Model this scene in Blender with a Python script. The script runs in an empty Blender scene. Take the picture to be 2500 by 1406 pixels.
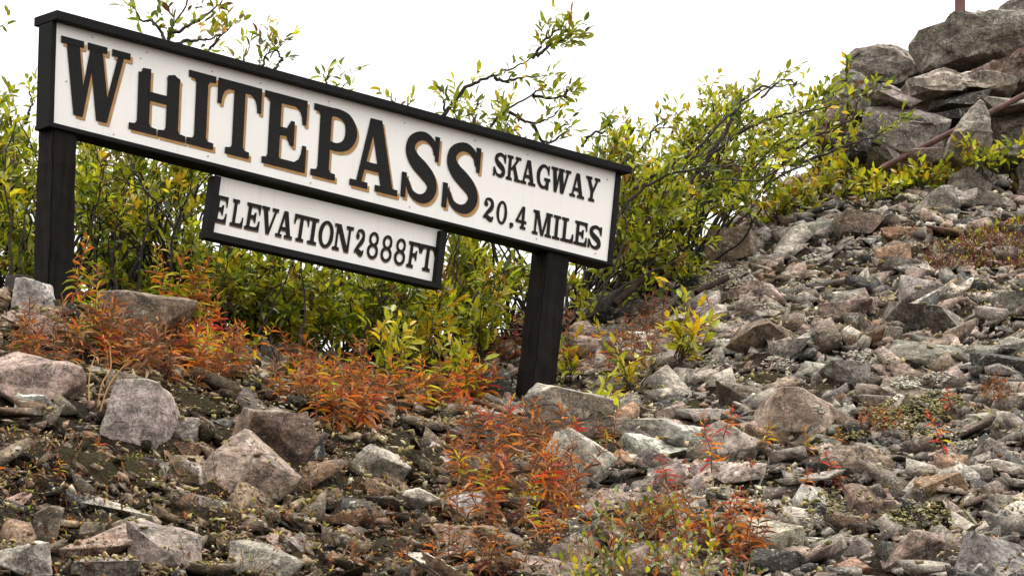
import bpy, bmesh, math, random
import numpy as np
from math import sin, cos, radians, pi, sqrt, atan2
from mathutils import Vector, Matrix

sc = bpy.context.scene
col0 = sc.collection
rng = np.random.default_rng(7)
random.seed(7)

# ------------------------------------------------------------------ camera
F, PITCH, ROLL = 10500.0, 13.0, 3.0          # focal length in photo pixels (2500 wide)
_p, _r = radians(PITCH), radians(ROLL)
FW = np.array([0, cos(_p), sin(_p)])
_u = np.array([0, -sin(_p), cos(_p)]); _x = np.array([1.0, 0, 0])
RT = cos(_r) * _x + sin(_r) * _u
UP = -sin(_r) * _x + cos(_r) * _u
cam = bpy.data.cameras.new('camera'); camo = bpy.data.objects.new('camera', cam); col0.objects.link(camo)
cam.sensor_width = 36; cam.lens = 36 * F / 2500; cam.clip_end = 5000; cam.clip_start = .1
camo.matrix_world = Matrix(((RT[0], UP[0], -FW[0], 0), (RT[1], UP[1], -FW[1], 0), (RT[2], UP[2], -FW[2], 0), (0, 0, 0, 1)))
sc.camera = camo

# ------------------------------------------------------------------ overcast sky, soft sun, exposure
SUN_EL, SUN_AZ = 68, 30
w = bpy.data.worlds.new('World'); sc.world = w; w.use_nodes = True
nt = w.node_tree; nt.nodes.clear()
sky = nt.nodes.new('ShaderNodeTexSky'); sky.sky_type = 'NISHITA'; sky.sun_disc = False
sky.sun_elevation = radians(SUN_EL); sky.sun_rotation = radians(SUN_AZ); sky.air_density = 1; sky.dust_density = 3
hs = nt.nodes.new('ShaderNodeHueSaturation'); hs.inputs['Saturation'].default_value = .06
mx = nt.nodes.new('ShaderNodeMix'); mx.data_type = 'RGBA'; mx.inputs[0].default_value = .8
mx.inputs[7].default_value = (9.8, 9.55, 9.2, 1)        # the even white cloud deck
bg = nt.nodes.new('ShaderNodeBackground'); bg.inputs['Strength'].default_value = .12
wo = nt.nodes.new('ShaderNodeOutputWorld')
nt.links.new(sky.outputs[0], hs.inputs['Color']); nt.links.new(hs.outputs[0], mx.inputs[6])
_tc = nt.nodes.new('ShaderNodeTexCoord'); _sx = nt.nodes.new('ShaderNodeSeparateXYZ'); _mr = nt.nodes.new('ShaderNodeMapRange')
nt.links.new(_tc.outputs['Generated'], _sx.inputs[0]); nt.links.new(_sx.outputs['Z'], _mr.inputs['Value'])
_mr.inputs['From Min'].default_value = 0; _mr.inputs['From Max'].default_value = 1; _mr.inputs['To Min'].default_value = .58; _mr.inputs['To Max'].default_value = 1.9   # overcast: brighter overhead
_mm = nt.nodes.new('ShaderNodeMix'); _mm.data_type = 'RGBA'; _mm.blend_type = 'MULTIPLY'; _mm.inputs[0].default_value = 1
nt.links.new(mx.outputs[2], _mm.inputs[6]); nt.links.new(_mr.outputs[0], _mm.inputs[7])
nt.links.new(_mm.outputs[2], bg.inputs['Color']); nt.links.new(bg.outputs[0], wo.inputs[0])
sl = bpy.data.lights.new('sun', 'SUN'); sl.energy = 1.5; sl.angle = radians(24); sl.color = (1, .94, .85)
so = bpy.data.objects.new('sun', sl); col0.objects.link(so)
_az = radians(SUN_AZ); _el = radians(SUN_EL)
_sd = Vector((sin(_az) * cos(_el), cos(_az) * cos(_el), sin(_el)))
so.rotation_euler = _sd.to_track_quat('Z', 'Y').to_euler(); so.location = (0, 0, 30)
vs = sc.view_settings; vs.view_transform = 'Standard'; vs.look = 'None'; vs.gamma = 1; vs.exposure = .8; vs.use_curve_mapping = False
cy = sc.cycles
cy.max_bounces = 6; cy.diffuse_bounces = 3; cy.glossy_bounces = 2; cy.transmission_bounces = 4; cy.transparent_max_bounces = 4
cy.use_denoising = True; cy.denoiser = 'OPENIMAGEDENOISE'; cy.denoising_input_passes = 'RGB_ALBEDO_NORMAL'; cy.denoising_prefilter = 'ACCURATE'
cy.caustics_reflective = False; cy.caustics_refractive = False

# ------------------------------------------------------------------ pixels to directions
def ray(u, v):
    u = np.asarray(u, float)[..., None]; v = np.asarray(v, float)[..., None]
    return FW + RT * ((u - 1250) / F) + UP * ((703 - v) / F)
def P(u, v, d):
    r = ray(u, v); return r * (np.asarray(d, float)[..., None] / r[..., 1:2])
def mpp(d): return d / F                       # metres for one photo pixel at distance d

# ------------------------------------------------------------------ noise
def _hash(ix, iy, iz, s):
    h = (ix * 374761393 + iy * 668265263 + iz * 2147483647 + s * 974634777) & 0xffffffff
    h = ((h ^ (h >> 13)) * 1274126177) & 0xffffffff
    return ((h ^ (h >> 16)) & 0xffff) / 65535.0
def noise(p, s=0):
    p = np.asarray(p, float); i = np.floor(p).astype(np.int64); f = p - i; f = f * f * (3 - 2 * f)
    x, y, z = i[..., 0], i[..., 1], i[..., 2]; a, b, c = f[..., 0], f[..., 1], f[..., 2]
    def L(q, r, t): return q + (r - q) * t
    return L(L(L(_hash(x, y, z, s), _hash(x + 1, y, z, s), a), L(_hash(x, y + 1, z, s), _hash(x + 1, y + 1, z, s), a), b),
             L(L(_hash(x, y, z + 1, s), _hash(x + 1, y, z + 1, s), a), L(_hash(x, y + 1, z + 1, s), _hash(x + 1, y + 1, z + 1, s), a), b), c) * 2 - 1
def fbm(p, o=4, s=0):
    p = np.asarray(p, float); t = 0; a = 1.0
    for k in range(o): t = t + a * noise(p * 2 ** k + 7.3 * k, s + k); a *= .5
    return t / 2

# ------------------------------------------------------------------ terrain height
CT = {-500: [(1500, 16.3), (1100, 18.6), (730, 20.8), (720, 22), (820, 25), (1100, 30)],
      0: [(1500, 16.5), (1100, 18.8), (760, 20.9), (740, 21.8), (860, 25), (1150, 30)],
      140: [(1500, 16.5), (1120, 18.9), (765, 21.2), (750, 22.2), (880, 25), (1150, 30)],
      500: [(1500, 16.8), (1180, 19), (885, 21.6), (860, 22.8), (960, 26), (1200, 31)],
      1000: [(1500, 17), (1220, 19.3), (985, 22.2), (905, 23.8), (960, 27), (1180, 32)],
      1310: [(1500, 17.2), (1240, 19.8), (1035, 23.2), (850, 25.2), (815, 26.5), (980, 31)],
      1700: [(1500, 17.4), (1120, 20.8), (830, 24.2), (660, 26.8), (640, 28.2), (820, 32)],
      2100: [(1500, 17.5), (1000, 21.6), (720, 25), (490, 27.8), (390, 29.6), (330, 31), (450, 34.5)],
      2300: [(1500, 17.5), (1000, 21.6), (700, 25), (465, 28), (340, 29.6), (190, 31), (180, 34)],
      2500: [(1500, 17.5), (1000, 21.6), (680, 25.2), (450, 28.2), (320, 29.7), (120, 31.2), (90, 34)],
      3000: [(1500, 17.5), (1000, 21.6), (660, 25.4), (420, 28.5), (280, 30), (80, 31.5), (60, 35)]}
_c = np.array([P(u, v, d) for u, l in CT.items() for v, d in l])
def _phi(r): return np.where(r > 1e-6, r * r * np.log(r + 1e-9), 0)
_n = len(_c); _K = _phi(np.linalg.norm(_c[:, None, :2] - _c[None, :, :2], axis=2)) + np.eye(_n) * .25
_Pm = np.hstack([np.ones((_n, 1)), _c[:, :2]])
_A = np.block([[_K, _Pm], [_Pm.T, np.zeros((3, 3))]])
_w = np.linalg.solve(_A, np.concatenate([_c[:, 2], np.zeros(3)]))
def hz(x, y, detail=True):
    x = np.asarray(x, float); y = np.asarray(y, float)
    q = np.stack([x, y], -1)
    z = _w[_n] + _w[_n + 1] * x + _w[_n + 2] * y
    for k in range(_n): z = z + _w[k] * _phi(np.linalg.norm(q - _c[k, :2], axis=-1))
    out = np.maximum.reduce([np.zeros_like(x), -7 - x, x - 9, (y - 34) * .6, (16 - y) * 1.0]) / 6.0
    t = np.clip(out, 0, 1); t = t * t * (3 - 2 * t)
    base = np.where(y < 18, -2.6, np.clip((y - 14) * .1, -2.6, 1.5)) + 0 * x
    z = np.clip(z, -4, 12) * (1 - t) + base * t
    if detail:
        p = np.stack([x, y, 0 * x], -1)
        z = z + (1 - t) * (.10 * fbm(p * 1.1, 3, 3) + .05 * fbm(p * 4.3, 3, 9))
    return z
_gx = np.linspace(-9, 11, 401); _gy = np.linspace(14, 37, 461)
_GZ = hz(*np.meshgrid(_gx, _gy, indexing='ij'))
def gz(x, y):
    fx = np.clip((np.asarray(x, float) + 9) / .05, 0, 399.99); fy = np.clip((np.asarray(y, float) - 14) / .05, 0, 459.99)
    i = fx.astype(int); j = fy.astype(int); a = fx - i; b = fy - j
    return (_GZ[i, j] * (1 - a) + _GZ[i + 1, j] * a) * (1 - b) + (_GZ[i, j + 1] * (1 - a) + _GZ[i + 1, j + 1] * a) * b
def gnorm(x, y, e=.25):
    n = np.array([-(gz(x + e, y) - gz(x - e, y)) / (2 * e), -(gz(x, y + e) - gz(x, y - e)) / (2 * e), 1.0]); return n / np.linalg.norm(n)
def hit(u, v):
    """distance at which the line of sight through a pixel meets the ground"""
    r = ray(u, v); d = np.arange(14.5, 36, .04); p = r[None] * (d / r[1])[:, None]
    g = p[:, 2] - gz(p[:, 0], p[:, 1]); k = np.argmax(g < 0)
    return float(d[k]) if k else float(d[np.argmin(np.where(d < 28, g, 99))])      # just over the crest: where it comes nearest the ground
def G(u, v): return P(u, v, hit(u, v))

# ------------------------------------------------------------------ materials
def newmat(n):
    m = bpy.data.materials.new(n); m.use_nodes = True; t = m.node_tree; t.nodes.clear()
    o = t.nodes.new('ShaderNodeOutputMaterial'); b = t.nodes.new('ShaderNodeBsdfPrincipled'); t.links.new(b.outputs[0], o.inputs[0])
    return m, t, b, o
def N(t, k, **kw):
    n = t.nodes.new(k)
    for a, v in kw.items(): setattr(n, a, v)
    return n
def noi(t, scale, detail=4, rough=.6, vec=None, dist=0):
    n = N(t, 'ShaderNodeTexNoise'); n.inputs['Scale'].default_value = scale; n.inputs['Detail'].default_value = detail
    n.inputs['Roughness'].default_value = rough; n.inputs['Distortion'].default_value = dist
    if vec: t.links.new(vec, n.inputs['Vector'])
    return n.outputs[0]
def ramp(t, src, stops):
    n = N(t, 'ShaderNodeValToRGB'); e = n.color_ramp.elements
    while len(e) < len(stops): e.new(.5)
    for q, (p, c) in zip(e, stops): q.position = p; q.color = (*c, 1) if hasattr(c, '__len__') else (c, c, c, 1)
    t.links.new(src, n.inputs[0]); return n.outputs[0]
def mixc(t, f, a, b, mode='MIX'):
    n = N(t, 'ShaderNodeMix', data_type='RGBA', blend_type=mode)
    for i, s in ((0, f), (6, a), (7, b)):
        if hasattr(s, 'is_output'): t.links.new(s, n.inputs[i])
        else: n.inputs[i].default_value = s if i == 0 else (*s, 1)
    return n.outputs[2]
def bump(t, b, h, strength, dist):
    n = N(t, 'ShaderNodeBump'); n.inputs['Strength'].default_value = strength; n.inputs['Distance'].default_value = dist
    t.links.new(h, n.inputs['Height']); t.links.new(n.outputs[0], b.inputs['Normal'])
def pos(t): return N(t, 'ShaderNodeNewGeometry').outputs['Position']
def mapped(t, v, s, r=(0, 0, 0)):
    n = N(t, 'ShaderNodeMapping'); n.inputs['Scale'].default_value = s; n.inputs['Rotation'].default_value = r; t.links.new(v, n.inputs[0]); return n.outputs[0]
def add(t, a, b, op='ADD'):
    n = N(t, 'ShaderNodeMath', operation=op)
    for i, s in ((0, a), (1, b)):
        if hasattr(s, 'is_output'): t.links.new(s, n.inputs[i])
        else: n.inputs[i].default_value = s
    return n.outputs[0]

def mat_rock():
    m, t, b, o = newmat('weathered_rock'); v = pos(t)
    a = N(t, 'ShaderNodeAttribute', attribute_name='col').outputs['Color']
    c = mixc(t, 1.0, a, ramp(t, noi(t, 9, 6, .7, v), [(.3, .42), (.52, 1.0), (.72, 1.6)]), 'MULTIPLY')
    strat = noi(t, 1, 5, .65, mapped(t, v, (7, 7, 20), (.5, .35, 0)), 1.2)
    c = mixc(t, 1.0, c, ramp(t, strat, [(.34, .62), (.55, 1.0), (.72, 1.25)]), 'MULTIPLY')
    c = mixc(t, 1.0, c, ramp(t, noi(t, 30, 5, .75, v), [(.34, .5), (.52, 1.0), (.66, 1.6)]), 'MULTIPLY')
    c = mixc(t, ramp(t, noi(t, 5, 5, .7, v, .6), [(.475, 0), (.5, .75), (.525, 0)]), c, (.02, .018, .015))   # hairline cracks
    c = mixc(t, ramp(t, noi(t, 95, 3, .7, v), [(.55, 0), (.68, .75)]), c, (.035, .032, .03))       # dark mineral grains
    c = mixc(t, ramp(t, noi(t, 60, 3, .75, mapped(t, v, (1, 1, 1.3), (1, 2, 0))), [(.58, 0), (.7, .65)]), c, (.5, .48, .43))  # pale grains
    lich = noi(t, 14, 5, .75, mapped(t, v, (1, 1, 1), (.5, .2, 1)), .4)
    c = mixc(t, ramp(t, lich, [(.6, 0), (.66, .7)]), c, (.42, .41, .34))                            # crust lichen
    c = mixc(t, ramp(t, noi(t, 6, 4, .7, mapped(t, v, (1, 1, 1), (2, .4, 1))), [(.6, 0), (.72, .5)]), c, (.17, .085, .045))   # iron stain
    t.links.new(c, b.inputs['Base Color']); b.inputs['Roughness'].default_value = .88; b.inputs['Specular IOR Level'].default_value = .25
    h = add(t, noi(t, 16, 6, .7, v), add(t, strat, .8, 'MULTIPLY'))
    h = add(t, h, add(t, noi(t, 60, 4, .7, v), .6, 'MULTIPLY'))
    bump(t, b, h, .9, .012); return m
def mat_soil():
    m, t, b, o = newmat('stony_soil'); v = pos(t)
    c = ramp(t, noi(t, 7, 6, .7, v), [(.3, (.007, .005, .003)), (.5, (.022, .015, .008)), (.72, (.07, .048, .026))])
    c = mixc(t, ramp(t, noi(t, 2.2, 4, .7, v), [(.5, 0), (.62, .7)]), c, (.036, .032, .009))
    c = mixc(t, ramp(t, noi(t, 34, 5, .85, v), [(.52, 0), (.62, .85)]), c, (.05, .034, .018))
    c = mixc(t, ramp(t, noi(t, 70, 3, .8, v), [(.61, 0), (.68, .85)]), c, (.24, .18, .105))
    t.links.new(c, b.inputs['Base Color']); b.inputs['Roughness'].default_value = .95; b.inputs['Specular IOR Level'].default_value = .1
    bump(t, b, add(t, noi(t, 22, 6, .75, v), noi(t, 60, 3, .7, v)), 1, .05); return m
def mat_leaf(name, trans=.4, rough=.45):
    m, t, b, o = newmat(name)
    a = N(t, 'ShaderNodeAttribute', attribute_name='col').outputs['Color']
    c = mixc(t, 1.0, a, ramp(t, noi(t, 40, 3, .6, pos(t)), [(.3, .75), (.7, 1.25)]), 'MULTIPLY')
    t.links.new(c, b.inputs['Base Color']); b.inputs['Roughness'].default_value = rough; b.inputs['Specular IOR Level'].default_value = .4
    tr = N(t, 'ShaderNodeBsdfTranslucent'); t.links.new(c, tr.inputs['Color'])
    ms = N(t, 'ShaderNodeMixShader'); ms.inputs[0].default_value = trans
    t.links.new(b.outputs[0], ms.inputs[1]); t.links.new(tr.outputs[0], ms.inputs[2]); t.links.new(ms.outputs[0], o.inputs[0]); return m
def mat_plain(name, c1, c2, scale, rough=.8, stretch=(1, 1, 1), bs=.4, bd=.01, spec=.3):
    m, t, b, o = newmat(name); v = mapped(t, pos(t), stretch)
    n = noi(t, scale, 5, .65, v); t.links.new(ramp(t, n, [(.32, c1), (.68, c2)]), b.inputs['Base Color'])
    b.inputs['Roughness'].default_value = rough; b.inputs['Specular IOR Level'].default_value = spec
    bump(t, b, n, bs, bd); return m
def mat_panel():
    m, t, b, o = newmat('white_sign_paint'); v = pos(t)
    c = ramp(t, noi(t, 3, 5, .6, v), [(.3, (.79, .775, .745)), (.65, (.85, .835, .81))])
    c = mixc(t, ramp(t, noi(t, 30, 4, .7, mapped(t, v, (1, 1, .4))), [(.62, 0), (.78, .35)]), c, (.5, .45, .38))
    c = mixc(t, ramp(t, noi(t, 1, 5, .7, mapped(t, v, (26, 26, 1.6)), .3), [(.56, 0), (.75, .28)]), c, (.45, .40, .33))      # run-down streaks
    t.links.new(c, b.inputs['Base Color']); b.inputs['Roughness'].default_value = .55; return m
M_ROCK = mat_rock(); M_SOIL = mat_soil(); M_LEAF = mat_leaf('shrub_leaf', .45, .4); M_WEED = mat_leaf('autumn_leaf', .4, .6)
M_BARK = mat_plain('grey_brown_bark', (.016, .012, .010), (.05, .038, .032), 30, .85)
M_STEM = mat_plain('red_brown_stem', (.10, .035, .02), (.17, .075, .04), 30, .8)
M_STRAW = mat_plain('dry_straw', (.24, .13, .05), (.4, .23, .1), 20, .8)
M_PANEL = mat_panel()
M_BLACK = mat_plain('black_frame_paint', (.006, .0055, .006), (.014, .0125, .0125), 8, .7, (1, 1, 1), .3, .004, .12)
M_LETTER = mat_plain('black_letter_paint', (.006, .0055, .006), (.011, .010, .010), 60, .6, spec=.15)
M_GOLD = mat_plain('ochre_letter_shade', (.34, .19, .07), (.46, .27, .11), 14, .6)
M_POST = mat_plain('creosoted_timber', (.0035, .003, .003), (.015, .0105, .0085), 5, .8, (6, 6, .5), .7, .012, .12)
M_RUST = mat_plain('rusty_iron', (.05, .026, .02), (.13, .068, .055), 16, .8, (1, 1, 1), .5, .006)
M_POLE = mat_plain('red_oxide_post', (.12, .05, .045), (.17, .085, .075), 10, .8)
M_WOOD = mat_plain('weathered_timber', (.02, .014, .011), (.07, .05, .038), 8, .85, (5, 5, .6), .6, .01)
M_LOG = mat_plain('dark_log_bark', (.012, .008, .007), (.05, .028, .022), 14, .9, (1, 1, 1), .7, .012, .1)
M_SHADE = mat_plain('brown_letter_edge', (.13, .09, .06), (.2, .13, .08), 14, .6)
M_LICH = mat_leaf('cup_lichen', .1, .9)
M_SCREW = mat_plain('dull_screw_head', (.25, .24, .22), (.4, .38, .35), 40, .5)

# ------------------------------------------------------------------ mesh helpers
def mesh_np(name, V, Fc, mat, colr=None, smooth=False, sharp=None):
    V = np.ascontiguousarray(V, dtype=np.float32); me = bpy.data.meshes.new(name)
    me.vertices.add(len(V)); me.vertices.foreach_set('co', V.ravel())
    groups = Fc if isinstance(Fc, list) else [Fc]
    idx = np.concatenate([np.asarray(g, np.int32).ravel() for g in groups])
    tot = np.concatenate([np.full(len(g), np.asarray(g).shape[1], np.int32) for g in groups])
    st = np.concatenate([[0], np.cumsum(tot)[:-1]]).astype(np.int32)
    me.loops.add(len(idx)); me.loops.foreach_set('vertex_index', idx)
    me.polygons.add(len(tot)); me.polygons.foreach_set('loop_start', st); me.polygons.foreach_set('loop_total', tot)
    if smooth: me.polygons.foreach_set('use_smooth', np.ones(len(tot), bool))
    me.update(calc_edges=True)
    if sharp is not None: me.set_sharp_from_angle(angle=sharp)
    if colr is not None:
        c = np.ones((len(V), 4), np.float32); c[:, :3] = colr
        at = me.color_attributes.new('col', 'FLOAT_COLOR', 'POINT'); at.data.foreach_set('color', c.ravel())
    me.materials.append(mat); return me
def link(name, me, parent=None, loc=None):
    o = bpy.data.objects.new(name, me); col0.objects.link(o)
    if parent is not None: o.parent = parent
    if loc is not None: o.location = loc
    return o
def tag(o, label=None, cat=None, group=None, kind=None):
    if label: o['label'] = label
    if cat: o['category'] = cat
    if group: o['group'] = group
    if kind: o['kind'] = kind
    return o
def empty(name, loc):
    o = bpy.data.objects.new(name, None); o.empty_display_size = .1; col0.objects.link(o); o.location = loc; return o
def obj_at(name, V, Fc, mat, origin, parent=None, **kw):
    """mesh whose vertices are given in world coordinates, origin moved to `origin`; parents carry no rotation"""
    V = np.asarray(V, float) - np.asarray(origin)
    me = mesh_np(name, V, Fc, mat, **kw)
    loc = np.asarray(origin, float)
    if parent is not None:
        q = parent; base = np.zeros(3)
        while q is not None: base = base + np.array(q.location); q = q.parent
        loc = loc - base
    return link(name, me, parent, loc)

# ------------------------------------------------------------------ ground: one sheet, fine where the picture looks
def axis(lo, hi, step, far):
    a = list(np.arange(lo, hi + 1e-6, step)); s = step; x = hi
    right = []
    while x < far: s *= 1.35; x += s; right.append(x)
    s = step; x = lo; left = []
    while x > -far: s *= 1.35; x -= s; left.append(x)
    return np.array(left[::-1] + a + right)
ax = axis(-5.5, 6.5, .05, 900); ay = axis(15.5, 32, .05, 900)
gxx, gyy = np.meshgrid(ax, ay, indexing='ij')
gzz = hz(gxx, gyy)
pp = np.stack([gxx, gyy, gzz], -1)
inn = (np.abs(gxx) < 7) & (gyy > 15) & (gyy < 33)
gzz = gzz + np.where(inn, .10 * fbm(pp * 6, 4, 21), 0)
V = np.stack([gxx, gyy, gzz], -1).reshape(-1, 3); nx, ny = gxx.shape
ii, jj = np.meshgrid(np.arange(nx - 1), np.arange(ny - 1), indexing='ij'); a = (ii * ny + jj).ravel()
Fq = np.stack([a, a + ny, a + ny + 1, a + 1], 1)
tag(link('ground', mesh_np('ground', V, Fq, M_SOIL, smooth=True)), 'stony brown hillside soil under the rubble', kind='structure')

# ------------------------------------------------------------------ rocks
_ico = {}
def ico(s):
    if s not in _ico:
        bm = bmesh.new(); bmesh.ops.create_icosphere(bm, subdivisions=s, radius=1)
        v = np.array([q.co[:] for q in bm.verts]); f = np.array([[q.index for q in g.verts] for g in bm.faces]); bm.free()
        _ico[s] = (v / np.linalg.norm(v, axis=1)[:, None], f)
    return _ico[s]
def rot(ax_, a):
    return np.array(Matrix.Rotation(a, 3, Vector(ax_)))
def poly_r(dirs, r, npl, flat=.55):
    n = r.normal(size=(npl, 3)); n /= np.linalg.norm(n, axis=1)[:, None]
    d = r.uniform(.55, .95, npl)
    box = np.array([(1, 0, 0), (-1, 0, 0), (0, 1, 0), (0, -1, 0), (0, 0, 1), (0, 0, -1)], float) + r.normal(size=(6, 3)) * .22
    box /= np.linalg.norm(box, axis=1)[:, None]
    n = np.vstack([n, box]); d = np.concatenate([d, r.uniform(flat, flat + .2, 6)])
    dt = dirs @ n.T
    return np.min(np.where(dt > .02, d / np.maximum(dt, .02), 9), axis=1).clip(.3, 1.25)
def hull(r, n, blk=.5):
    d = r.normal(size=(n, 3)); d /= np.linalg.norm(d, axis=1)[:, None]
    p = np.sign(d) * np.abs(d) ** blk; p = p * r.uniform(.72, 1.0, (n, 1)); p = p @ rot(tuple(r.normal(size=3)), r.normal() * .25).T
    return p
def rock_shape(r, dims, sub, npl=12, rough=.05):
    """broken stone: hull of a few points, its facets split and roughened"""
    bm = bmesh.new(); [bm.verts.new(q) for q in hull(r, npl)]
    res = bmesh.ops.convex_hull(bm, input=bm.verts)
    bmesh.ops.delete(bm, geom=[g for g in bm.verts if not g.link_faces], context='VERTS')
    if sub >= 3:
        bmesh.ops.bevel(bm, geom=list(bm.edges), offset=.012, segments=1, affect='EDGES', clamp_overlap=True)
        bmesh.ops.triangulate(bm, faces=bm.faces)
        for k in range(6):                              # split long edges until the facets are fine enough
            lim = .20 if sub >= 4 else .34
            e = [q for q in bm.edges if q.calc_length() > lim]
            if not e: break
            bmesh.ops.subdivide_edges(bm, edges=e, cuts=1); bmesh.ops.triangulate(bm, faces=bm.faces)
    bm.verts.index_update()
    v = np.array([q.co[:] for q in bm.verts]); f = np.array([[q.index for q in g.verts] for g in bm.faces]); bm.normal_update()
    nr = np.array([q.normal[:] for q in bm.verts]); bm.free()
    lo, hi = v.min(0), v.max(0); v = (v - (lo + hi) / 2) / (hi - lo) * np.asarray(dims)
    s = float(np.mean(dims)); off = r.uniform(0, 99, 3)
    if sub >= 3:
        q = v / s; tl = rot(tuple(r.normal(size=3)), r.normal() * .5)
        st = np.abs(fbm((q @ tl.T) * np.array([2.2, 2.2, 8.]) + off, 3, 5))
        v = v + nr * (s * rough * (1.3 * fbm(q * 2.4 + off, 4) - 1.1 * st + .3))[:, None]
    return v, f
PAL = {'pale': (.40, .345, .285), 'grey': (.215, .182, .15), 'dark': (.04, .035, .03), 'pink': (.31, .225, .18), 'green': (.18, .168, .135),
       'rust': (.27, .16, .095), 'brown': (.175, .127, .092), 'white': (.50, .465, .41)}
CW = {'pale': 'pale grey', 'grey': 'mid grey', 'dark': 'dark charcoal', 'pink': 'pinkish', 'green': 'greenish grey', 'rust': 'rust-stained', 'brown': 'brownish grey', 'white': 'whitish'}
def rcol(r, k): return np.array(PAL[k]) * r.uniform(.85, 1.15) * (1 + r.normal(size=3) * .03)
def zone(u, v):
    """0 on the earthy bank below the sign, 1 on the open rubble slope"""
    e = (u - (1180 + .35 * (v - 900))) / 220.0
    return 1 / (1 + np.exp(-4 * e))
rocks_xy = []
def add_rock(name, u, v, wpx, hpx, colk, label, tilt=0, yaw=None, dep=1.0, sub=4, npl=16, group=None, seed=None, rough=.05, cat='rock', d=None, back=.15):
    r = np.random.default_rng(seed if seed is not None else int(u * 13 + v * 7))
    vb = v + hpx * (.22 if zone(u, v) < .5 else .27)
    d = hit(u, vb) if d is None else d
    m = mpp(d); W, Hh = wpx * m, hpx * m; D = W * dep * .8
    vv, f = rock_shape(r, (W, D, Hh), sub, npl, rough)
    R = rot((0, 1, 0), radians(tilt)) @ rot((0, 0, 1), radians(r.uniform(-14, 14) if yaw is None else yaw))
    vv = vv @ R.T
    c = P(u, v, d + D * back)
    me = mesh_np(name, vv, f, M_ROCK, colr=rcol(r, colk), smooth=True, sharp=radians(32))
    o = link(name, me, None, c); tag(o, label, cat, group)
    rocks_xy.append((c[0], c[1], max(W, D) * .5)); return o

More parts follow.
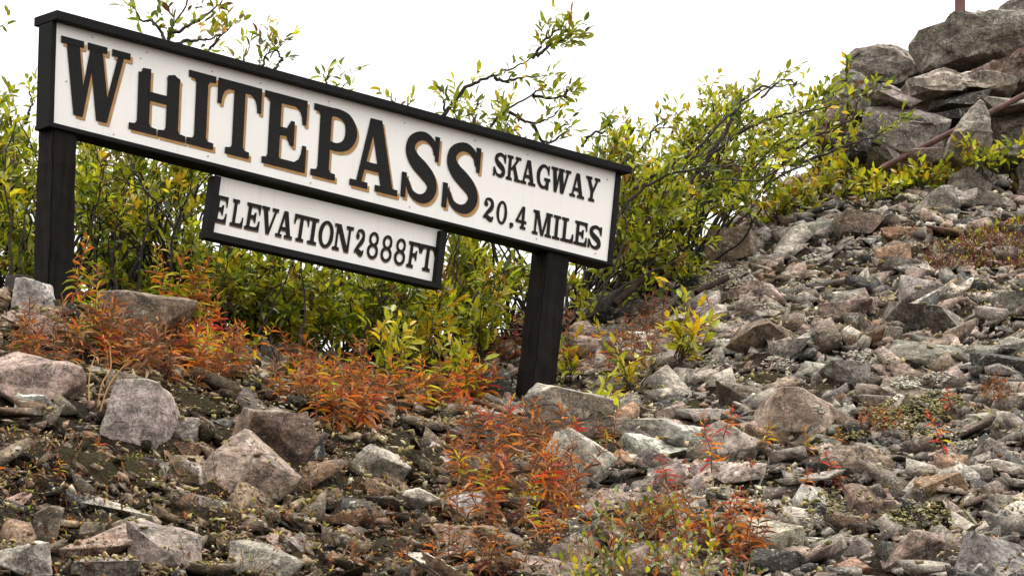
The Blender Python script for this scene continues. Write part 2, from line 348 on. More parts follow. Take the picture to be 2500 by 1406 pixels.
# the rocks that the eye picks out: u, v, width, height (photo pixels), colour, tilt (clockwise), label
KEY = [
 (70, 942, 230, 150, 'pink', 22, 'long pinkish grey boulder sloping down beside the dry straw stalks'),
 (85, 992, 95, 44, 'white', 10, 'small whitish stone lying under the long pinkish boulder'),
 (335, 1028, 165, 165, 'pale', 14, 'blocky boulder with pale sloping top and dark front beside dry stalks'),
 (605, 1172, 230, 205, 'pink', 28, 'largest pinkish boulder on the bank below the sign, split ridge down its face'),
 (672, 1092, 205, 180, 'brown', 16, 'big brownish grey boulder leaning behind the largest pinkish one'),
 (776, 1130, 55, 110, 'dark', 10, 'narrow dark stone wedged beside the big brownish boulder'),
 (480, 1166, 82, 72, 'white', 5, 'rounded lichen-spotted whitish stone beside the largest pinkish boulder'),
 (415, 1152, 50, 44, 'pale', 0, 'small bluish pale stone next to the lichen-spotted one'),
 (440, 1056, 82, 78, 'grey', 0, 'three-cornered grey stone beside the pale-topped blocky boulder'),
 (466, 1108, 90, 44, 'rust', 0, 'flat reddish slab tucked above the lichen-spotted stone'),
 (925, 1146, 140, 96, 'pale', 20, 'grey stone with pale upper edge below the rusty ferns'),
 (1042, 1238, 150, 60, 'pale', 32, 'leaning pale slab pointing down towards the bright stone'),
 (1140, 1246, 90, 95, 'white', 15, 'bright whitish broken stone at the end of the leaning slab'),
 (402, 1350, 170, 150, 'grey', 6, 'large mossy-topped grey boulder at the foot of the bank'),
 (255, 1395, 160, 70, 'grey', 0, 'low grey boulder beside the large mossy-topped one'),
 (640, 1385, 180, 110, 'grey', 18, 'sloping grey boulder next to the large mossy-topped one'),
 (757, 1352, 115, 44, 'grey', 38, 'thin grey slab tipped steeply at the foot of the bank'),
 (55, 1382, 150, 90, 'pale', -10, 'pale rounded boulder at the foot of the bank beside a dark cleft'),
 (228, 1302, 70, 60, 'brown', 20, 'brown stone perched above the dark cleft'),
 (112, 1300, 60, 120, 'brown', 5, 'upright brown stone beside the dark cleft'),
 (800, 1002, 90, 40, 'pink', 14, 'thin pale pink slab lying among the orange plants'),
 (345, 802, 225, 165, 'brown', 12, 'large dark-creased boulder behind the rusty plants near the sign post'),
 (80, 748, 105, 120, 'white', -6, 'pointed whitish rock against the foot of the left sign post'),
 (1386, 1036, 225, 150, 'pale', 14, 'long flat-topped tan boulder at the foot of the sign post'),
 (1402, 1146, 150, 150, 'pale', 20, 'three-cornered pale granite rock below the flat-topped tan boulder'),
 (1192, 1048, 130, 80, 'grey', 6, 'grey stone between the sign post and the rusty ferns'),
 (1608, 1062, 205, 66, 'white', 4, 'broad whitish flat-topped slab on the open slope'),
 (1590, 1105, 190, 56, 'white', 6, 'lower whitish step of rock under the broad slab'),
 (1950, 1024, 200, 118, 'pink', -8, 'big pinkish slab with a dark hollow beneath its edge'),
 (1785, 1098, 155, 110, 'pale', 0, 'bulky pale lichen-crusted rock beside the broad whitish slab'),
 (1690, 936, 145, 56, 'pale', 2, 'flat pale grey slab above the broad whitish one'),
 (1802, 975, 120, 74, 'brown', 0, 'rounded brown rock behind the big pinkish slab'),
 (2068, 928, 125, 80, 'grey', -6, 'upright rounded grey rock beside the white lichen'),
 (2262, 790, 205, 86, 'grey', 6, 'broad grey slab with a flat pointed back, highest of the open slope'),
 (2262, 878, 205, 76, 'green', 8, 'greenish grey slab under the broad pointed one'),
 (1790, 612, 140, 86, 'brown', -8, 'brown rock at the edge of the willow leaves'),
 (1925, 582, 85, 46, 'grey', 0, 'small grey rock standing near the willow branches'),
 (2366, 460, 118, 92, 'green', -24, 'tilted greenish slab below the outcrop and the pipe'),
 (2432, 494, 100, 52, 'grey', 0, 'rounded grey rock next to the tilted greenish slab'),
 (2282, 512, 120, 70, 'grey', -34, 'long dark-sided rock propped below the tilted slab'),
 (2095, 556, 130, 66, 'brown', 0, 'brownish block sitting on the upper slope'),
 (2205, 578, 120, 44, 'rust', 4, 'flat orange-tinged slab on the upper slope'),
 (2250, 722, 120, 80, 'grey', 12, 'grey rock with tufts growing on its back'),
 (2425, 850, 150, 60, 'green', -6, 'greenish slab bridging a black hollow'),
 (2440, 905, 130, 80, 'dark', 0, 'block coloured dark as the shadow inside the black hollow'),  # near-black colour paints the shadow of the hollow
 (1880, 832, 200, 80, 'brown', 4, 'long low brownish slab crossing the slope'),
 (2070, 762, 130, 66, 'pink', -6, 'pinkish rock beside the long low slab'),
 (1500, 866, 66, 84, 'pale', 0, 'rounded speckled rock between the orange plants near the post'),
 (2085, 1142, 175, 84, 'pink', 0, 'rounded reddish rock behind small red plants'),
 (2125, 1232, 110, 90, 'brown', 0, 'brown cube-like rock on the lower slope'),
 (1885, 1318, 165, 84, 'pale', 12, 'grey slab with pale split edge on the lower slope'),
 (1900, 1384, 140, 70, 'dark', 10, 'dark rock under the slab with the pale split edge'),
 (2224, 1352, 135, 125, 'pink', 10, 'tall pinkish rock with a cracked face on the lower slope'),
 (2425, 1370, 190, 130, 'green', 4, 'big dark greenish boulder at the bottom of the slope'),
 (2442, 1240, 70, 66, 'pale', 10, 'pale wedge of rock above the dark greenish boulder'),
 (2078, 1385, 90, 56, 'rust', 0, 'tan stone beside the tall cracked rock'),
 (1975, 1252, 84, 52, 'dark', -10, 'black three-cornered stone on the lower slope'),
 (1214, 962, 80, 120, 'dark', 4, 'upright dark stone leaning against the foot of the further sign post'),
 (1510, 760, 150, 90, 'dark', 10, 'dark mossy rock beneath the fallen log'),
 (2490, 740, 120, 60, 'grey', -5, 'grey rock under the heather mat'),
 (2150, 830, 110, 60, 'pale', -4, 'pale rounded rock left of the broad pointed slab'),
]
for i, (u, v, wp, hp, ck, ti, lab) in enumerate(KEY):
    lab = lab.replace('left of', 'beside').replace('left sign post', 'sign post nearer the track')
    add_rock('boulder' if wp > 140 else 'rock', u, v, wp * 1.1, hp * 1.16, ck, lab, tilt=ti, seed=100 + i, sub=4, npl=14, rough=.042, cat='boulder' if wp > 140 else 'rock')

# outcrop on the skyline: outlines drawn from the photograph, each with its own distance and thickness
def outline_rock(name, poly, d, thick, ck, label, seed, cut=12, rough=.045, back=0.0):
    r = np.random.default_rng(seed); dirs, f = ico(4)
    q = np.array(poly, float); lo, hi = q.min(0), q.max(0)
    a_ = 0.5 * np.sum(q[:, 0] * np.roll(q[:, 1], -1) - np.roll(q[:, 0], -1) * q[:, 1])
    cr = q[:, 0] * np.roll(q[:, 1], -1) - np.roll(q[:, 0], -1) * q[:, 1]
    c = np.array([np.sum((q[:, 0] + np.roll(q[:, 0], -1)) * cr), np.sum((q[:, 1] + np.roll(q[:, 1], -1)) * cr)]) / (6 * a_)
    phi = np.arctan2(dirs[:, 2], dirs[:, 0]); R = np.zeros(len(phi))
    dx, dy = np.cos(phi), -np.sin(phi)                      # picture y runs down
    for k in range(len(q)):
        p0, p1 = q[k] - c, q[(k + 1) % len(q)] - c; e = p1 - p0
        den = dx * e[1] - dy * e[0]; den = np.where(np.abs(den) < 1e-9, 1e-9, den)
        tt = (p0[0] * e[1] - p0[1] * e[0]) / den; ss = (p0[0] * dy - p0[1] * dx) / den
        R = np.where((tt > 0) & (ss >= -1e-6) & (ss <= 1 + 1e-6), np.maximum(R, tt), R)
    R = R * 1.08; rad = np.sqrt(dirs[:, 0] ** 2 + dirs[:, 2] ** 2)
    q = c + (q - c) * 1.0; s = np.maximum(np.abs(dirs[:, 1]), rad); s = 1 / s ** .85                       # between a ball and a drum
    m = mpp(d)
    v = np.stack([dx * R * m * rad * s, dirs[:, 1] * s * thick * .5, -dy * R * m * rad * s], 1)
    size = sqrt(abs(a_)) * m; off = r.uniform(0, 99, 3); qn = v / size
    # facets: planes shave the front and top
    for k in range(cut):
        n = r.normal(size=3) * np.array([.5, 1, .6]); n[1] = -abs(n[1]) - .6; n /= np.linalg.norm(n)
        h = (v @ n).max() * r.uniform(.55, .85); ex = np.maximum(v @ n - h, 0); v = v - n * ex[:, None]
    tl = rot((0, 1, 0), r.normal() * .2 + .1); st = fbm((qn @ tl.T) * np.array([1.3, 1.3, 5.]) + off, 3, 5)
    stp = np.round(st * 4) / 4 * .75 + st * .25                                       # broken steps along the bedding
    v = v + dirs * (size * rough * (1.0 * fbm(qn * 3.2 + off, 4) + 1.9 * stp))[:, None]
    me = mesh_np(name, v, f, M_ROCK, colr=rcol(r, ck), smooth=True, sharp=radians(17))
    o = link(name, me, None, P(c[0], c[1], d + back)); tag(o, label, 'boulder', 'boulders of the skyline outcrop'); return o
OUT = [
 ([(2068, 150), (2085, 128), (2130, 116), (2200, 108), (2240, 114), (2262, 150), (2230, 190), (2190, 212), (2110, 205), (2072, 180)], 29.6, .75, 'grey', 'round-backed boulder under the beaked one on the outcrop'),
 ([(2226, 88), (2232, 72), (2290, 76), (2340, 46), (2390, 50), (2440, 40), (2560, 30), (2600, 90), (2560, 140), (2480, 148), (2400, 142), (2320, 150), (2272, 176), (2256, 150)], 29.0, .9, 'grey', 'huge beaked boulder crowning the outcrop beneath the iron post'),
 ([(2420, 52), (2450, 26), (2520, 8), (2620, 4), (2660, 60), (2560, 90), (2450, 80)], 30.2, .9, 'pale', 'pale rounded boulder behind the beaked one on the skyline'),
 ([(2190, 215), (2230, 170), (2300, 160), (2420, 140), (2560, 135), (2600, 210), (2500, 240), (2350, 235), (2230, 245)], 29.9, 1.0, 'dark', 'rock coloured dark as the shade in the gap beneath the beaked boulder'),  # dark colour stands in for the shade of the gap
 ([(2212, 218), (2250, 205), (2290, 186), (2340, 196), (2400, 188), (2470, 196), (2485, 222), (2430, 240), (2370, 228), (2300, 246), (2225, 250)], 28.5, .7, 'pale', 'wavy pale ledge of rock beneath the dark gap'),
 ([(2372, 178), (2400, 162), (2460, 160), (2560, 150), (2580, 200), (2500, 214), (2420, 196), (2378, 196)], 28.8, .7, 'pink', 'pinkish ledge above the wavy pale one'),
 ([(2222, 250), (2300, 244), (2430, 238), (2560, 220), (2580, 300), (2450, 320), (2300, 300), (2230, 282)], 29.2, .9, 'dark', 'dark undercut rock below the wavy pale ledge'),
 ([(2108, 272), (2150, 256), (2230, 262), (2314, 285), (2310, 320), (2290, 372), (2200, 376), (2130, 350)], 28.2, .8, 'grey', 'square-cut block behind the rusty pipe'),
 ([(2308, 390), (2330, 320), (2368, 262), (2390, 244), (2402, 252), (2416, 300), (2420, 400), (2360, 412)], 27.5, .45, 'grey', 'upright three-cornered grey rock in front of the rusty pipe'),
 ([(2010, 250), (2030, 205), (2065, 162), (2100, 180), (2140, 215), (2130, 270), (2060, 280)], 29.2, .7, 'grey', 'sloping grey slab at the edge of the outcrop behind the willow'),
 ([(2132, 222), (2160, 206), (2216, 220), (2226, 256), (2170, 264), (2130, 250)], 28.7, .6, 'grey', 'small pale-topped stone between the ledge and the square block'),
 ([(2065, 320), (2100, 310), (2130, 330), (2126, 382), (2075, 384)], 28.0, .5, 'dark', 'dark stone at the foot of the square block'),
 ([(2420, 300), (2450, 268), (2520, 262), (2560, 330), (2500, 372), (2430, 360)], 28.4, .7, 'grey', 'shaded grey boulder beyond the upright three-cornered rock'),
 ([(2480, 420), (2500, 400), (2600, 390), (2640, 470), (2560, 500), (2490, 480)], 27.6, .6, 'grey', 'grey boulder low on the outcrop under its shaded neighbour'),
 ([(1985, 300), (2010, 255), (2070, 240), (2120, 270), (2130, 330), (2080, 360), (2000, 350)], 29.4, .8, 'brown', 'brown boulder half hidden by willow twigs at the end of the outcrop'),
 ([(2190, 360), (2230, 330), (2310, 330), (2330, 400), (2260, 420), (2195, 405)], 28.6, .7, 'brown', 'brown stone under the rusty pipe'),
]
for i, (poly, d, th, ck, lab) in enumerate(OUT): outline_rock('boulder', poly, d, th, ck, lab, 500 + i, cut=13 if i not in (4, 5) else 4, rough=.05 if i not in (4, 5) else .1)

for i, (u, v, wp, hp, ck, ti, d, lab) in enumerate([
    (2190, 246, 130, 40, 'grey', 4, 28.2, 'thin flat slab capping the square block of the outcrop'), (2345, 250, 150, 44, 'dark', -4, 28.3, 'thin dark slab wedged under the wavy ledge'),
    (2462, 252, 140, 46, 'grey', -8, 28.2, 'thin grey slab sticking out under the ledge by the pipe'), (2140, 226, 90, 34, 'pale', 12, 28.6, 'pale flake lying on the outcrop beside the round-backed boulder'),
    (2060, 300, 110, 60, 'brown', 10, 28.4, 'brown wedge at the willow end of the outcrop'), (2255, 395, 130, 56, 'brown', -6, 27.7, 'low brown stone under the rusty pipe by the upright rock'),
    (2450, 395, 120, 60, 'grey', -10, 27.6, 'grey wedge below the shaded grey boulder of the outcrop'), (2160, 390, 110, 50, 'grey', 4, 27.8, 'grey angular stone beneath the square block'), (2396, 42, 34, 30, 'pink', 20, 29.0, 'little pinkish stone perched on the beaked boulder')]):
    add_rock('rock', u, v, wp, hp, ck, lab, tilt=ti, seed=700 + i, sub=4, npl=10, rough=.03, d=d)
# scattered rocks: the ones large enough to tell apart are things, the rest one mass of rubble
def in_view(p, m=60):
    q = np.asarray(p); dz = q @ FW; u = 1250 + F * (q @ RT) / dz; v = 703 - F * (q @ UP) / dz
    return u, v
def visible_ground(x, y, z):
    t = np.linspace(.55, .985, 26)[:, None]
    return np.all(z * t > gz(x * t, y * t) - .03, axis=0) if np.ndim(x) else bool(np.all(z * t[:, 0] > gz(x * t[:, 0], y * t[:, 0]) - .03))
KN = ['pale', 'grey', 'pink', 'green', 'rust', 'brown', 'dark', 'white']
KP = [.2, .2, .18, .06, .06, .19, .08, .03]
FORM = [('slab', (1.5, 1.0, .3)), ('block', (1.15, .85, .56)), ('wedge', (1.45, .75, .42))]
cand = []
r = np.random.default_rng(11)
tries = 0
placed = list(rocks_xy)
while len(cand) < 226 and tries < 60000:
    tries += 1
    x = r.uniform(-4.2, 4.6); y = r.uniform(16.2, 30.5); z = gz(x, y); u, v = in_view((x, y, z))
    if not (-40 < u < 2540 and 380 < v < 1440): continue
    zn = zone(u, v)
    if r.random() > (.6 + .4 * zn): continue
    if v < 640 and u < 1720: continue
    if 1400 < u < 1700 and v < 800: continue
    s = min(.30, .105 * (1 - r.random()) ** -.4)
    if any((x - a) ** 2 + (y - b) ** 2 < (c * .75 + s * .42) ** 2 for a, b, c in placed): continue
    if not visible_ground(x, y, z + .05): continue
    placed.append((x, y, s * .5)); cand.append((x, y, s, u, v))
SIZEW = lambda s: 'large' if s > .24 else ('middling' if s > .15 else 'small')
def whereabouts(u, v):
    if zone(u, v) < .5: return 'on the earthy bank below the sign'
    if v < 640: return 'high on the slope below the outcrop'
    if v < 950: return 'in the middle of the open rubble slope'
    return 'low on the open rubble slope'
for k, (x, y, s, u, v) in enumerate(cand):
    fn, fd = FORM[int(r.integers(3))]; ck = KN[int(r.choice(8, p=KP))]
    dims = np.array(fd) * s * r.uniform(.85, 1.15, 3)
    vv, f = rock_shape(r, dims, 4 if s > .2 else 3, 10, .03)
    n = gnorm(x, y); Rn = np.array(Vector((0, 0, 1)).rotation_difference(Vector(n)).to_matrix())
    Rm = Rn @ rot((1, 0, 0), r.normal() * .22) @ rot((0, 1, 0), r.normal() * .22) @ rot((0, 0, 1), r.uniform(-.9, .9))
    me = mesh_np('rock', vv @ Rm.T, f, M_ROCK, colr=rcol(r, ck), smooth=True, sharp=radians(32))
    o = link('rock', me, None, (x, y, gz(x, y) + dims[2] * r.uniform(.12, .3)))
    art = {'slab': 'flat slab', 'block': 'angular block', 'wedge': 'wedge-shaped rock'}[fn]
    tag(o, f'{SIZEW(s)} {CW[ck]} {art} {whereabouts(u, v)}', 'rock', 'loose rocks of the slope')

def scatter(n, smin, smax, pw, sub, protos, dens, seed, lift, xr=(-4.4, 4.9), yr=(15.9, 31)):
    r = np.random.default_rng(seed); PV = []; 
    for k in range(protos):
        fd = FORM[k % 3][1]; v, f = rock_shape(r, np.array(fd), sub, 9 if sub == 2 else 7, .05); PV.append((v, f))
    x = r.uniform(*xr, n * 6); y = r.uniform(*yr, n * 6); z = gz(x, y)
    q = np.stack([x, y, z], -1); u, v = in_view(q)
    ok = (u > -60) & (u < 2570) & (v > 350) & (v < 1470)
    ok &= r.random(len(x)) < dens(u, v, q)
    x, y, z, u, v = x[ok][:n], y[ok][:n], z[ok][:n], u[ok][:n], v[ok][:n]; n = len(x)
    s = np.minimum(smax, smin * (1 - r.random(n)) ** -pw)
    e = .15; nx_ = -(gz(x + e, y) - gz(x - e, y)) / (2 * e); ny_ = -(gz(x, y + e) - gz(x, y - e)) / (2 * e)
    AV = []; AF = []; AC = []; base = 0
    pi_ = r.integers(protos, size=n); yaw = r.uniform(0, 2 * pi, n); tx = r.normal(size=n) * .34; ty = r.normal(size=n) * .34
    for k in range(protos):
        m = np.where(pi_ == k)[0]
        if not len(m): continue
        pv, f = PV[k]; sc_ = s[m][:, None, None] * r.uniform(.8, 1.2, (len(m), 1, 3)); w_ = pv[None] * sc_
        cz, sz = np.cos(yaw[m])[:, None], np.sin(yaw[m])[:, None]
        X = w_[..., 0] * cz - w_[..., 1] * sz; Y = w_[..., 0] * sz + w_[..., 1] * cz; Z = w_[..., 2]
        a = np.clip(nx_[m] + tx[m], -.6, .6)[:, None]; b = np.clip(ny_[m] + ty[m], -.8, .6)[:, None]
        X2 = X + a * Z * .8; Y2 = Y + b * Z * .8; Z2 = Z - a * X - b * Y              # lie along the slope
        lf = r.uniform(-.12, 2.2 * lift + .12, len(m))
        vv = np.stack([X2 + x[m][:, None], Y2 + y[m][:, None], Z2 + (z[m] + lf * s[m])[:, None]], -1)
        nv = pv.shape[0]; AV.append(vv.reshape(-1, 3))
        AF.append((f[None] + (np.arange(len(m)) * nv)[:, None, None]).reshape(-1, 3) + base); base += len(m) * nv
        ck = r.choice(8, size=len(m), p=KP); cc = np.array([PAL[q] for q in KN])[ck] * r.uniform(.6, 1.25, (len(m), 1))
        wz = (1 - zone(u[m], v[m]))[:, None]; cc = cc * (1 - wz) + (cc * np.array([.62, .52, .39])) * wz
        AC.append(np.repeat(cc, nv, axis=0))
    return np.vstack(AV), np.vstack(AF), np.vstack(AC)
def d_rub(u, v, q):
    nn = fbm(q * .9, 2, 31); return np.clip(.34 + .7 * zone(u, v), 0, 1) * np.clip(.75 + nn, .12, 1) * np.where((u < 1750) & (v < 700), 0.05, 1)
V_, F_, C_ = scatter(11500, .048, .19, .42, 2, 45, d_rub, 21, .12)
tag(link('rubble', mesh_np('rubble', V_, F_, M_ROCK, colr=C_)), 'broken grey and brown stones filling the slope between larger rocks', 'rubble', kind='stuff')
def d_clod(u, v, q): return (1 - zone(u, v)) * np.clip(.6 + .8 * fbm(q * 1.6, 2, 61), 0, 1) * np.where(v < 740, 0, 1)
V_, F_, C_ = scatter(5200, .03, .11, .4, 2, 30, d_clod, 23, .1)
C_ = np.array([.04, .028, .016]) * (.5 + C_[:, :1] * 4)
tag(link('earth_clods', mesh_np('earth_clods', V_, F_, M_SOIL)), 'dark crumbly earth clods on the bank below the sign', 'earth', kind='stuff')
from mathutils.bvhtree import BVHTree
def _collect():
    vs_, fs_, b = [], [], 0
    for o in list(col0.objects):
        if o.type != 'MESH' or o.name.startswith('gravel'): continue
        me = o.data; n = len(me.vertices); co = np.empty(n * 3, np.float32); me.vertices.foreach_get('co', co); co = co.reshape(-1, 3) + np.array(o.location, np.float32)
        me.calc_loop_triangles(); t = np.empty(len(me.loop_triangles) * 3, np.int32); me.loop_triangles.foreach_get('vertices', t); t = t.reshape(-1, 3)
        if o.name == 'ground':
            k = (np.abs(co[:, 0]) < 7) & (co[:, 1] > 15) & (co[:, 1] < 32); t = t[k[t].all(1)]
        vs_.append(co); fs_.append(t + b); b += n
    return BVHTree.FromPolygons(np.vstack(vs_).tolist(), np.vstack(fs_).tolist(), all_triangles=True)
TREE = _collect()
def surf(u, v):
    r_ = ray(u, v); h = TREE.ray_cast(Vector((0, 0, 0)), Vector(r_), 60)
    return (np.array(h[0]), np.array(h[1])) if h[0] is not None else (G(u, v), np.array([0, 0, 1.]))
# litter: flakes of dry moss, lichen and leaf bits that settled on the surface and in the gaps
M_MOSS = mat_leaf('moss_and_litter', .12, .95)
def litter(n, seed):
    r = np.random.default_rng(seed); protos = []
    for k in range(10):
        v, f = rock_shape(r, np.array([1.3, .8, .4]), 1, 7, 0); protos.append((v, f))
    LCOL = np.array([(.50, .44, .30), (.36, .27, .15), (.23, .20, .05), (.13, .075, .03), (.30, .24, .08)])
    AV, AF, AC, b, got = [], [], [], 0, 0
    X = r.uniform(-4.3, 4.8, n * 9); Y = r.uniform(16, 30.5, n * 9); Z = gz(X, Y); Q = np.stack([X, Y, Z], -1); U, VV = in_view(Q); ZN = zone(U, VV)
    ok = (U > -30) & (U < 2530) & (VV > 380) & (VV < 1440) & ~((U < 1750) & (VV < 620))
    ok &= r.random(len(X)) < np.clip(.32 + 1.3 * fbm(Q * np.array([1.7, 1.7, 0]), 3, 71) + np.where(VV > 1150, .2, 0) + np.where(ZN < .5, .3, 0), .05, 1)
    for x, y, z0, zn in zip(X[ok], Y[ok], Z[ok], ZN[ok]):
        if got >= n: break
        h = TREE.ray_cast(Vector((x, y, z0 + 1.2)), Vector((0, 0, -1)), 3)
        if h[0] is None or h[1][2] < .45: continue
        rise = h[0][2] - z0
        if rise > .10 and r.random() < .85: continue
        pv, pf = protos[int(r.integers(10))]; s_ = min(.034, .0105 * (1 - r.random()) ** -.4)
        R = rot(tuple(r.normal(size=3)), r.uniform(0, 3)); AV.append(pv @ R.T * s_ + np.array([x, y, h[0][2] + s_ * .25])); AF.append(pf + b); b += len(pv)
        w_ = np.array([3, 3, 1.6, 1.6, 2]) if zn > .5 else np.array([1, 2.6, 2.4, 3, 2.4])
        AC.append(np.repeat((LCOL[int(r.choice(5, p=w_ / w_.sum()))] * r.uniform(.55, 1.2))[None], len(pv), 0)); got += 1
    tag(link('moss_litter', mesh_np('moss_litter', np.vstack(AV), np.vstack(AF), M_MOSS, colr=np.vstack(AC))), 'cream, olive and tan flakes of moss and dry litter between the stones', 'litter', kind='stuff')
litter(36000, 77)
def d_gra(u, v, q): return np.clip(.5 + .6 * fbm(q * 1.3, 2, 41), .1, 1) * (1 - .7 * zone(u, v)) * np.where((u < 1700) & (v < 700), .1, 1)
V_, F_, C_ = scatter(28000, .012, .05, .5, 1, 24, d_gra, 22, .15)
tag(link('gravel', mesh_np('gravel', V_, F_, M_ROCK, colr=C_)), 'small chips and gravel lying over the brown soil', 'gravel', kind='stuff')
# ------------------------------------------------------------------ the sign
YAW = radians(39)
SN = np.array([sin(YAW), -cos(YAW), 0.0]); SE = np.array([cos(YAW), sin(YAW), 0.0])      # face normal (towards the track), direction along the board
D_TL = 21.4
S0 = P(136, 56, D_TL)
def onplane(u, v, off=0.0):
    rr = ray(u, v); return rr * (np.dot(S0 + SN * off, SN) / (rr @ SN))[..., None]
def prism(front, depth, extra=None):
    """closed prism: world points of the front outline, extruded back along the sign's normal"""
    f = np.asarray(front); n = len(f); b = f - SN * depth
    faces = [list(range(n)), list(range(2 * n - 1, n - 1, -1))] + [[i, i + n, (i + 1) % n + n, (i + 1) % n] for i in range(n)]
    return np.vstack([f, b]), faces
def obj_ng(name, parts, mat, origin, parent, bevel=0):
    bm = bmesh.new(); o3 = Vector(origin)
    for V, Fs in parts:
        vs_ = [bm.verts.new(Vector(p) - o3) for p in V]
        for g in Fs:
            try: bm.faces.new([vs_[i] for i in g])
            except ValueError: pass
    bmesh.ops.recalc_face_normals(bm, faces=bm.faces)
    if bevel: bmesh.ops.bevel(bm, geom=list(bm.edges), offset=bevel, segments=2, affect='EDGES', profile=.6)
    me = bpy.data.meshes.new(name); bm.to_mesh(me); bm.free(); me.materials.append(mat)
    loc = np.asarray(origin, float); q = parent
    while q is not None: loc = loc - np.array(q.location); q = q.parent
    return link(name, me, parent, loc)

root = empty('station_sign', onplane(np.array(760.), np.array(880.)))
tag(root, 'long white name board framed in black on two dark timber posts', 'sign')
WQ = [(136, 56), (1503, 422), (1482, 640), (129, 301)]
cTL, cTR, cBR, cBL = [onplane(np.array(float(a)), np.array(float(b))) for a, b in WQ]
eT = (cTR - cTL) / np.linalg.norm(cTR - cTL); eB = (cBR - cBL) / np.linalg.norm(cBR - cBL)
upL = (cTL - cBL) / np.linalg.norm(cTL - cBL); upR = (cTR - cBR) / np.linalg.norm(cTR - cBR)
fo = SN * .012
mid = (cTL + cTR + cBR + cBL) / 4
board = obj_ng('name_board', [prism([cBL - upL * .006 - eB * .006, cBR - upR * .006 + eB * .006, cTR + upR * .006 + eT * .006, cTL + upL * .006 - eT * .006], .02)], M_PANEL, mid, root)
TH = .03
def fr(name, pts, depth, off=fo, bev=.004): return obj_ng(name, [prism([p + off for p in pts], depth)], M_BLACK, np.mean(pts, axis=0), root, bev)
fr('frame_board', [cBL - eB * .028 , cBL, cTL, cTL - eT * .028], .13)
fr('frame_board', [cBR, cBR + eB * .036, cTR + eT * .036, cTR], .13)
fr('frame_board', [cBL - eB * .032 - upL * .026, cBR + eB * .04 - upR * .018, cBR + eB * .04, cBL - eB * .032], .138, fo * 1.3)
fr('cap_board', [cTL - eT * .03 + upL * .003, cTR + eT * .075 + upR * .003, cTR + eT * .075 + upR * .042, cTL - eT * .03 + upL * .052], .215, SN * .055)
obj_ng('back_board', [prism([cBL - SN * .105, cBR - SN * .105, cTR - SN * .105, cTL - SN * .105], .012)], M_BLACK, mid - SN * .1, root)
def post(px, off, depth, seed):
    pts = [onplane(np.array(float(a)), np.array(float(b)), off) for a, b in px]
    rr_ = np.random.default_rng(seed); bm = bmesh.new(); n = 16; rings = []
    tl, tr, br, bl = pts; c0 = np.mean(pts, axis=0)
    for k in range(n + 1):
        t = k / n; a, b = tl + (bl - tl) * t, tr + (br - tr) * t; j = rr_.normal(size=(4, 3)) * .0022
        rings.append([bm.verts.new(Vector(q + j[i] - c0)) for i, q in enumerate((a, b, b - SN * depth, a - SN * depth))])
    for A, B in zip(rings, rings[1:]):
        for i in range(4): bm.faces.new([A[i], A[(i + 1) % 4], B[(i + 1) % 4], B[i]])
    bm.faces.new(rings[0]); bm.faces.new(rings[-1][::-1]); bmesh.ops.recalc_face_normals(bm, faces=bm.faces)
    bmesh.ops.bevel(bm, geom=[e for e in bm.edges if e.calc_face_angle(0) > 1], offset=.006, segments=2, affect='EDGES')
    me = bpy.data.meshes.new('post'); bm.to_mesh(me); bm.free(); me.materials.append(M_POST)
    return link('post', me, root, c0 - np.array(root.location))
post([(132, 300), (189, 314), (176, 800), (114, 795)], -.004, .148, 1)
post([(1339, 604), (1394, 617), (1341, 1090), (1284, 1080)], -.004, .15, 2)

# --- lettering: slab-serif glyphs as small polygons, raised a few millimetres from the board
def spl(pts, n=6):
    p = np.array(pts, float); q = np.vstack([2 * p[0] - p[1], p, 2 * p[-1] - p[-2]]); out = []
    for i in range(1, len(q) - 2):
        for t in np.linspace(0, 1, n, endpoint=False):
            out.append(.5 * ((2 * q[i]) + (-q[i - 1] + q[i + 1]) * t + (2 * q[i - 1] - 5 * q[i] + 4 * q[i + 1] - q[i + 2]) * t * t + (-q[i - 1] + 3 * q[i] - 3 * q[i + 1] + q[i + 2]) * t ** 3))
    out.append(p[-1]); return np.array(out)
def stroke(pts, wd, closed=False, n=6):
    a = spl([(x, y, w_) for (x, y), w_ in zip(pts, wd)], n); c = a[:, :2]; hw = a[:, 2] / 2
    tg = np.roll(c, -1, 0) - np.roll(c, 1, 0)
    if not closed: tg[0] = c[1] - c[0]; tg[-1] = c[-1] - c[-2]
    else: tg[0] = tg[-1] = c[1] - c[-2]
    tg /= np.linalg.norm(tg, axis=1)[:, None]; nn = np.stack([-tg[:, 1], tg[:, 0]], 1)
    return ('strip', c + nn * hw[:, None], c - nn * hw[:, None])
def ring(cx, cy_, rx, ry, wx, wy, n=28):
    t = np.linspace(0, 2 * pi, n + 1)
    return ('strip', np.stack([cx + rx * np.cos(t), cy_ + ry * np.sin(t)], 1), np.stack([cx + (rx - wx) * np.cos(t), cy_ + (ry - wy) * np.sin(t)], 1))
def pg(*p): return ('poly', np.array(p, float))
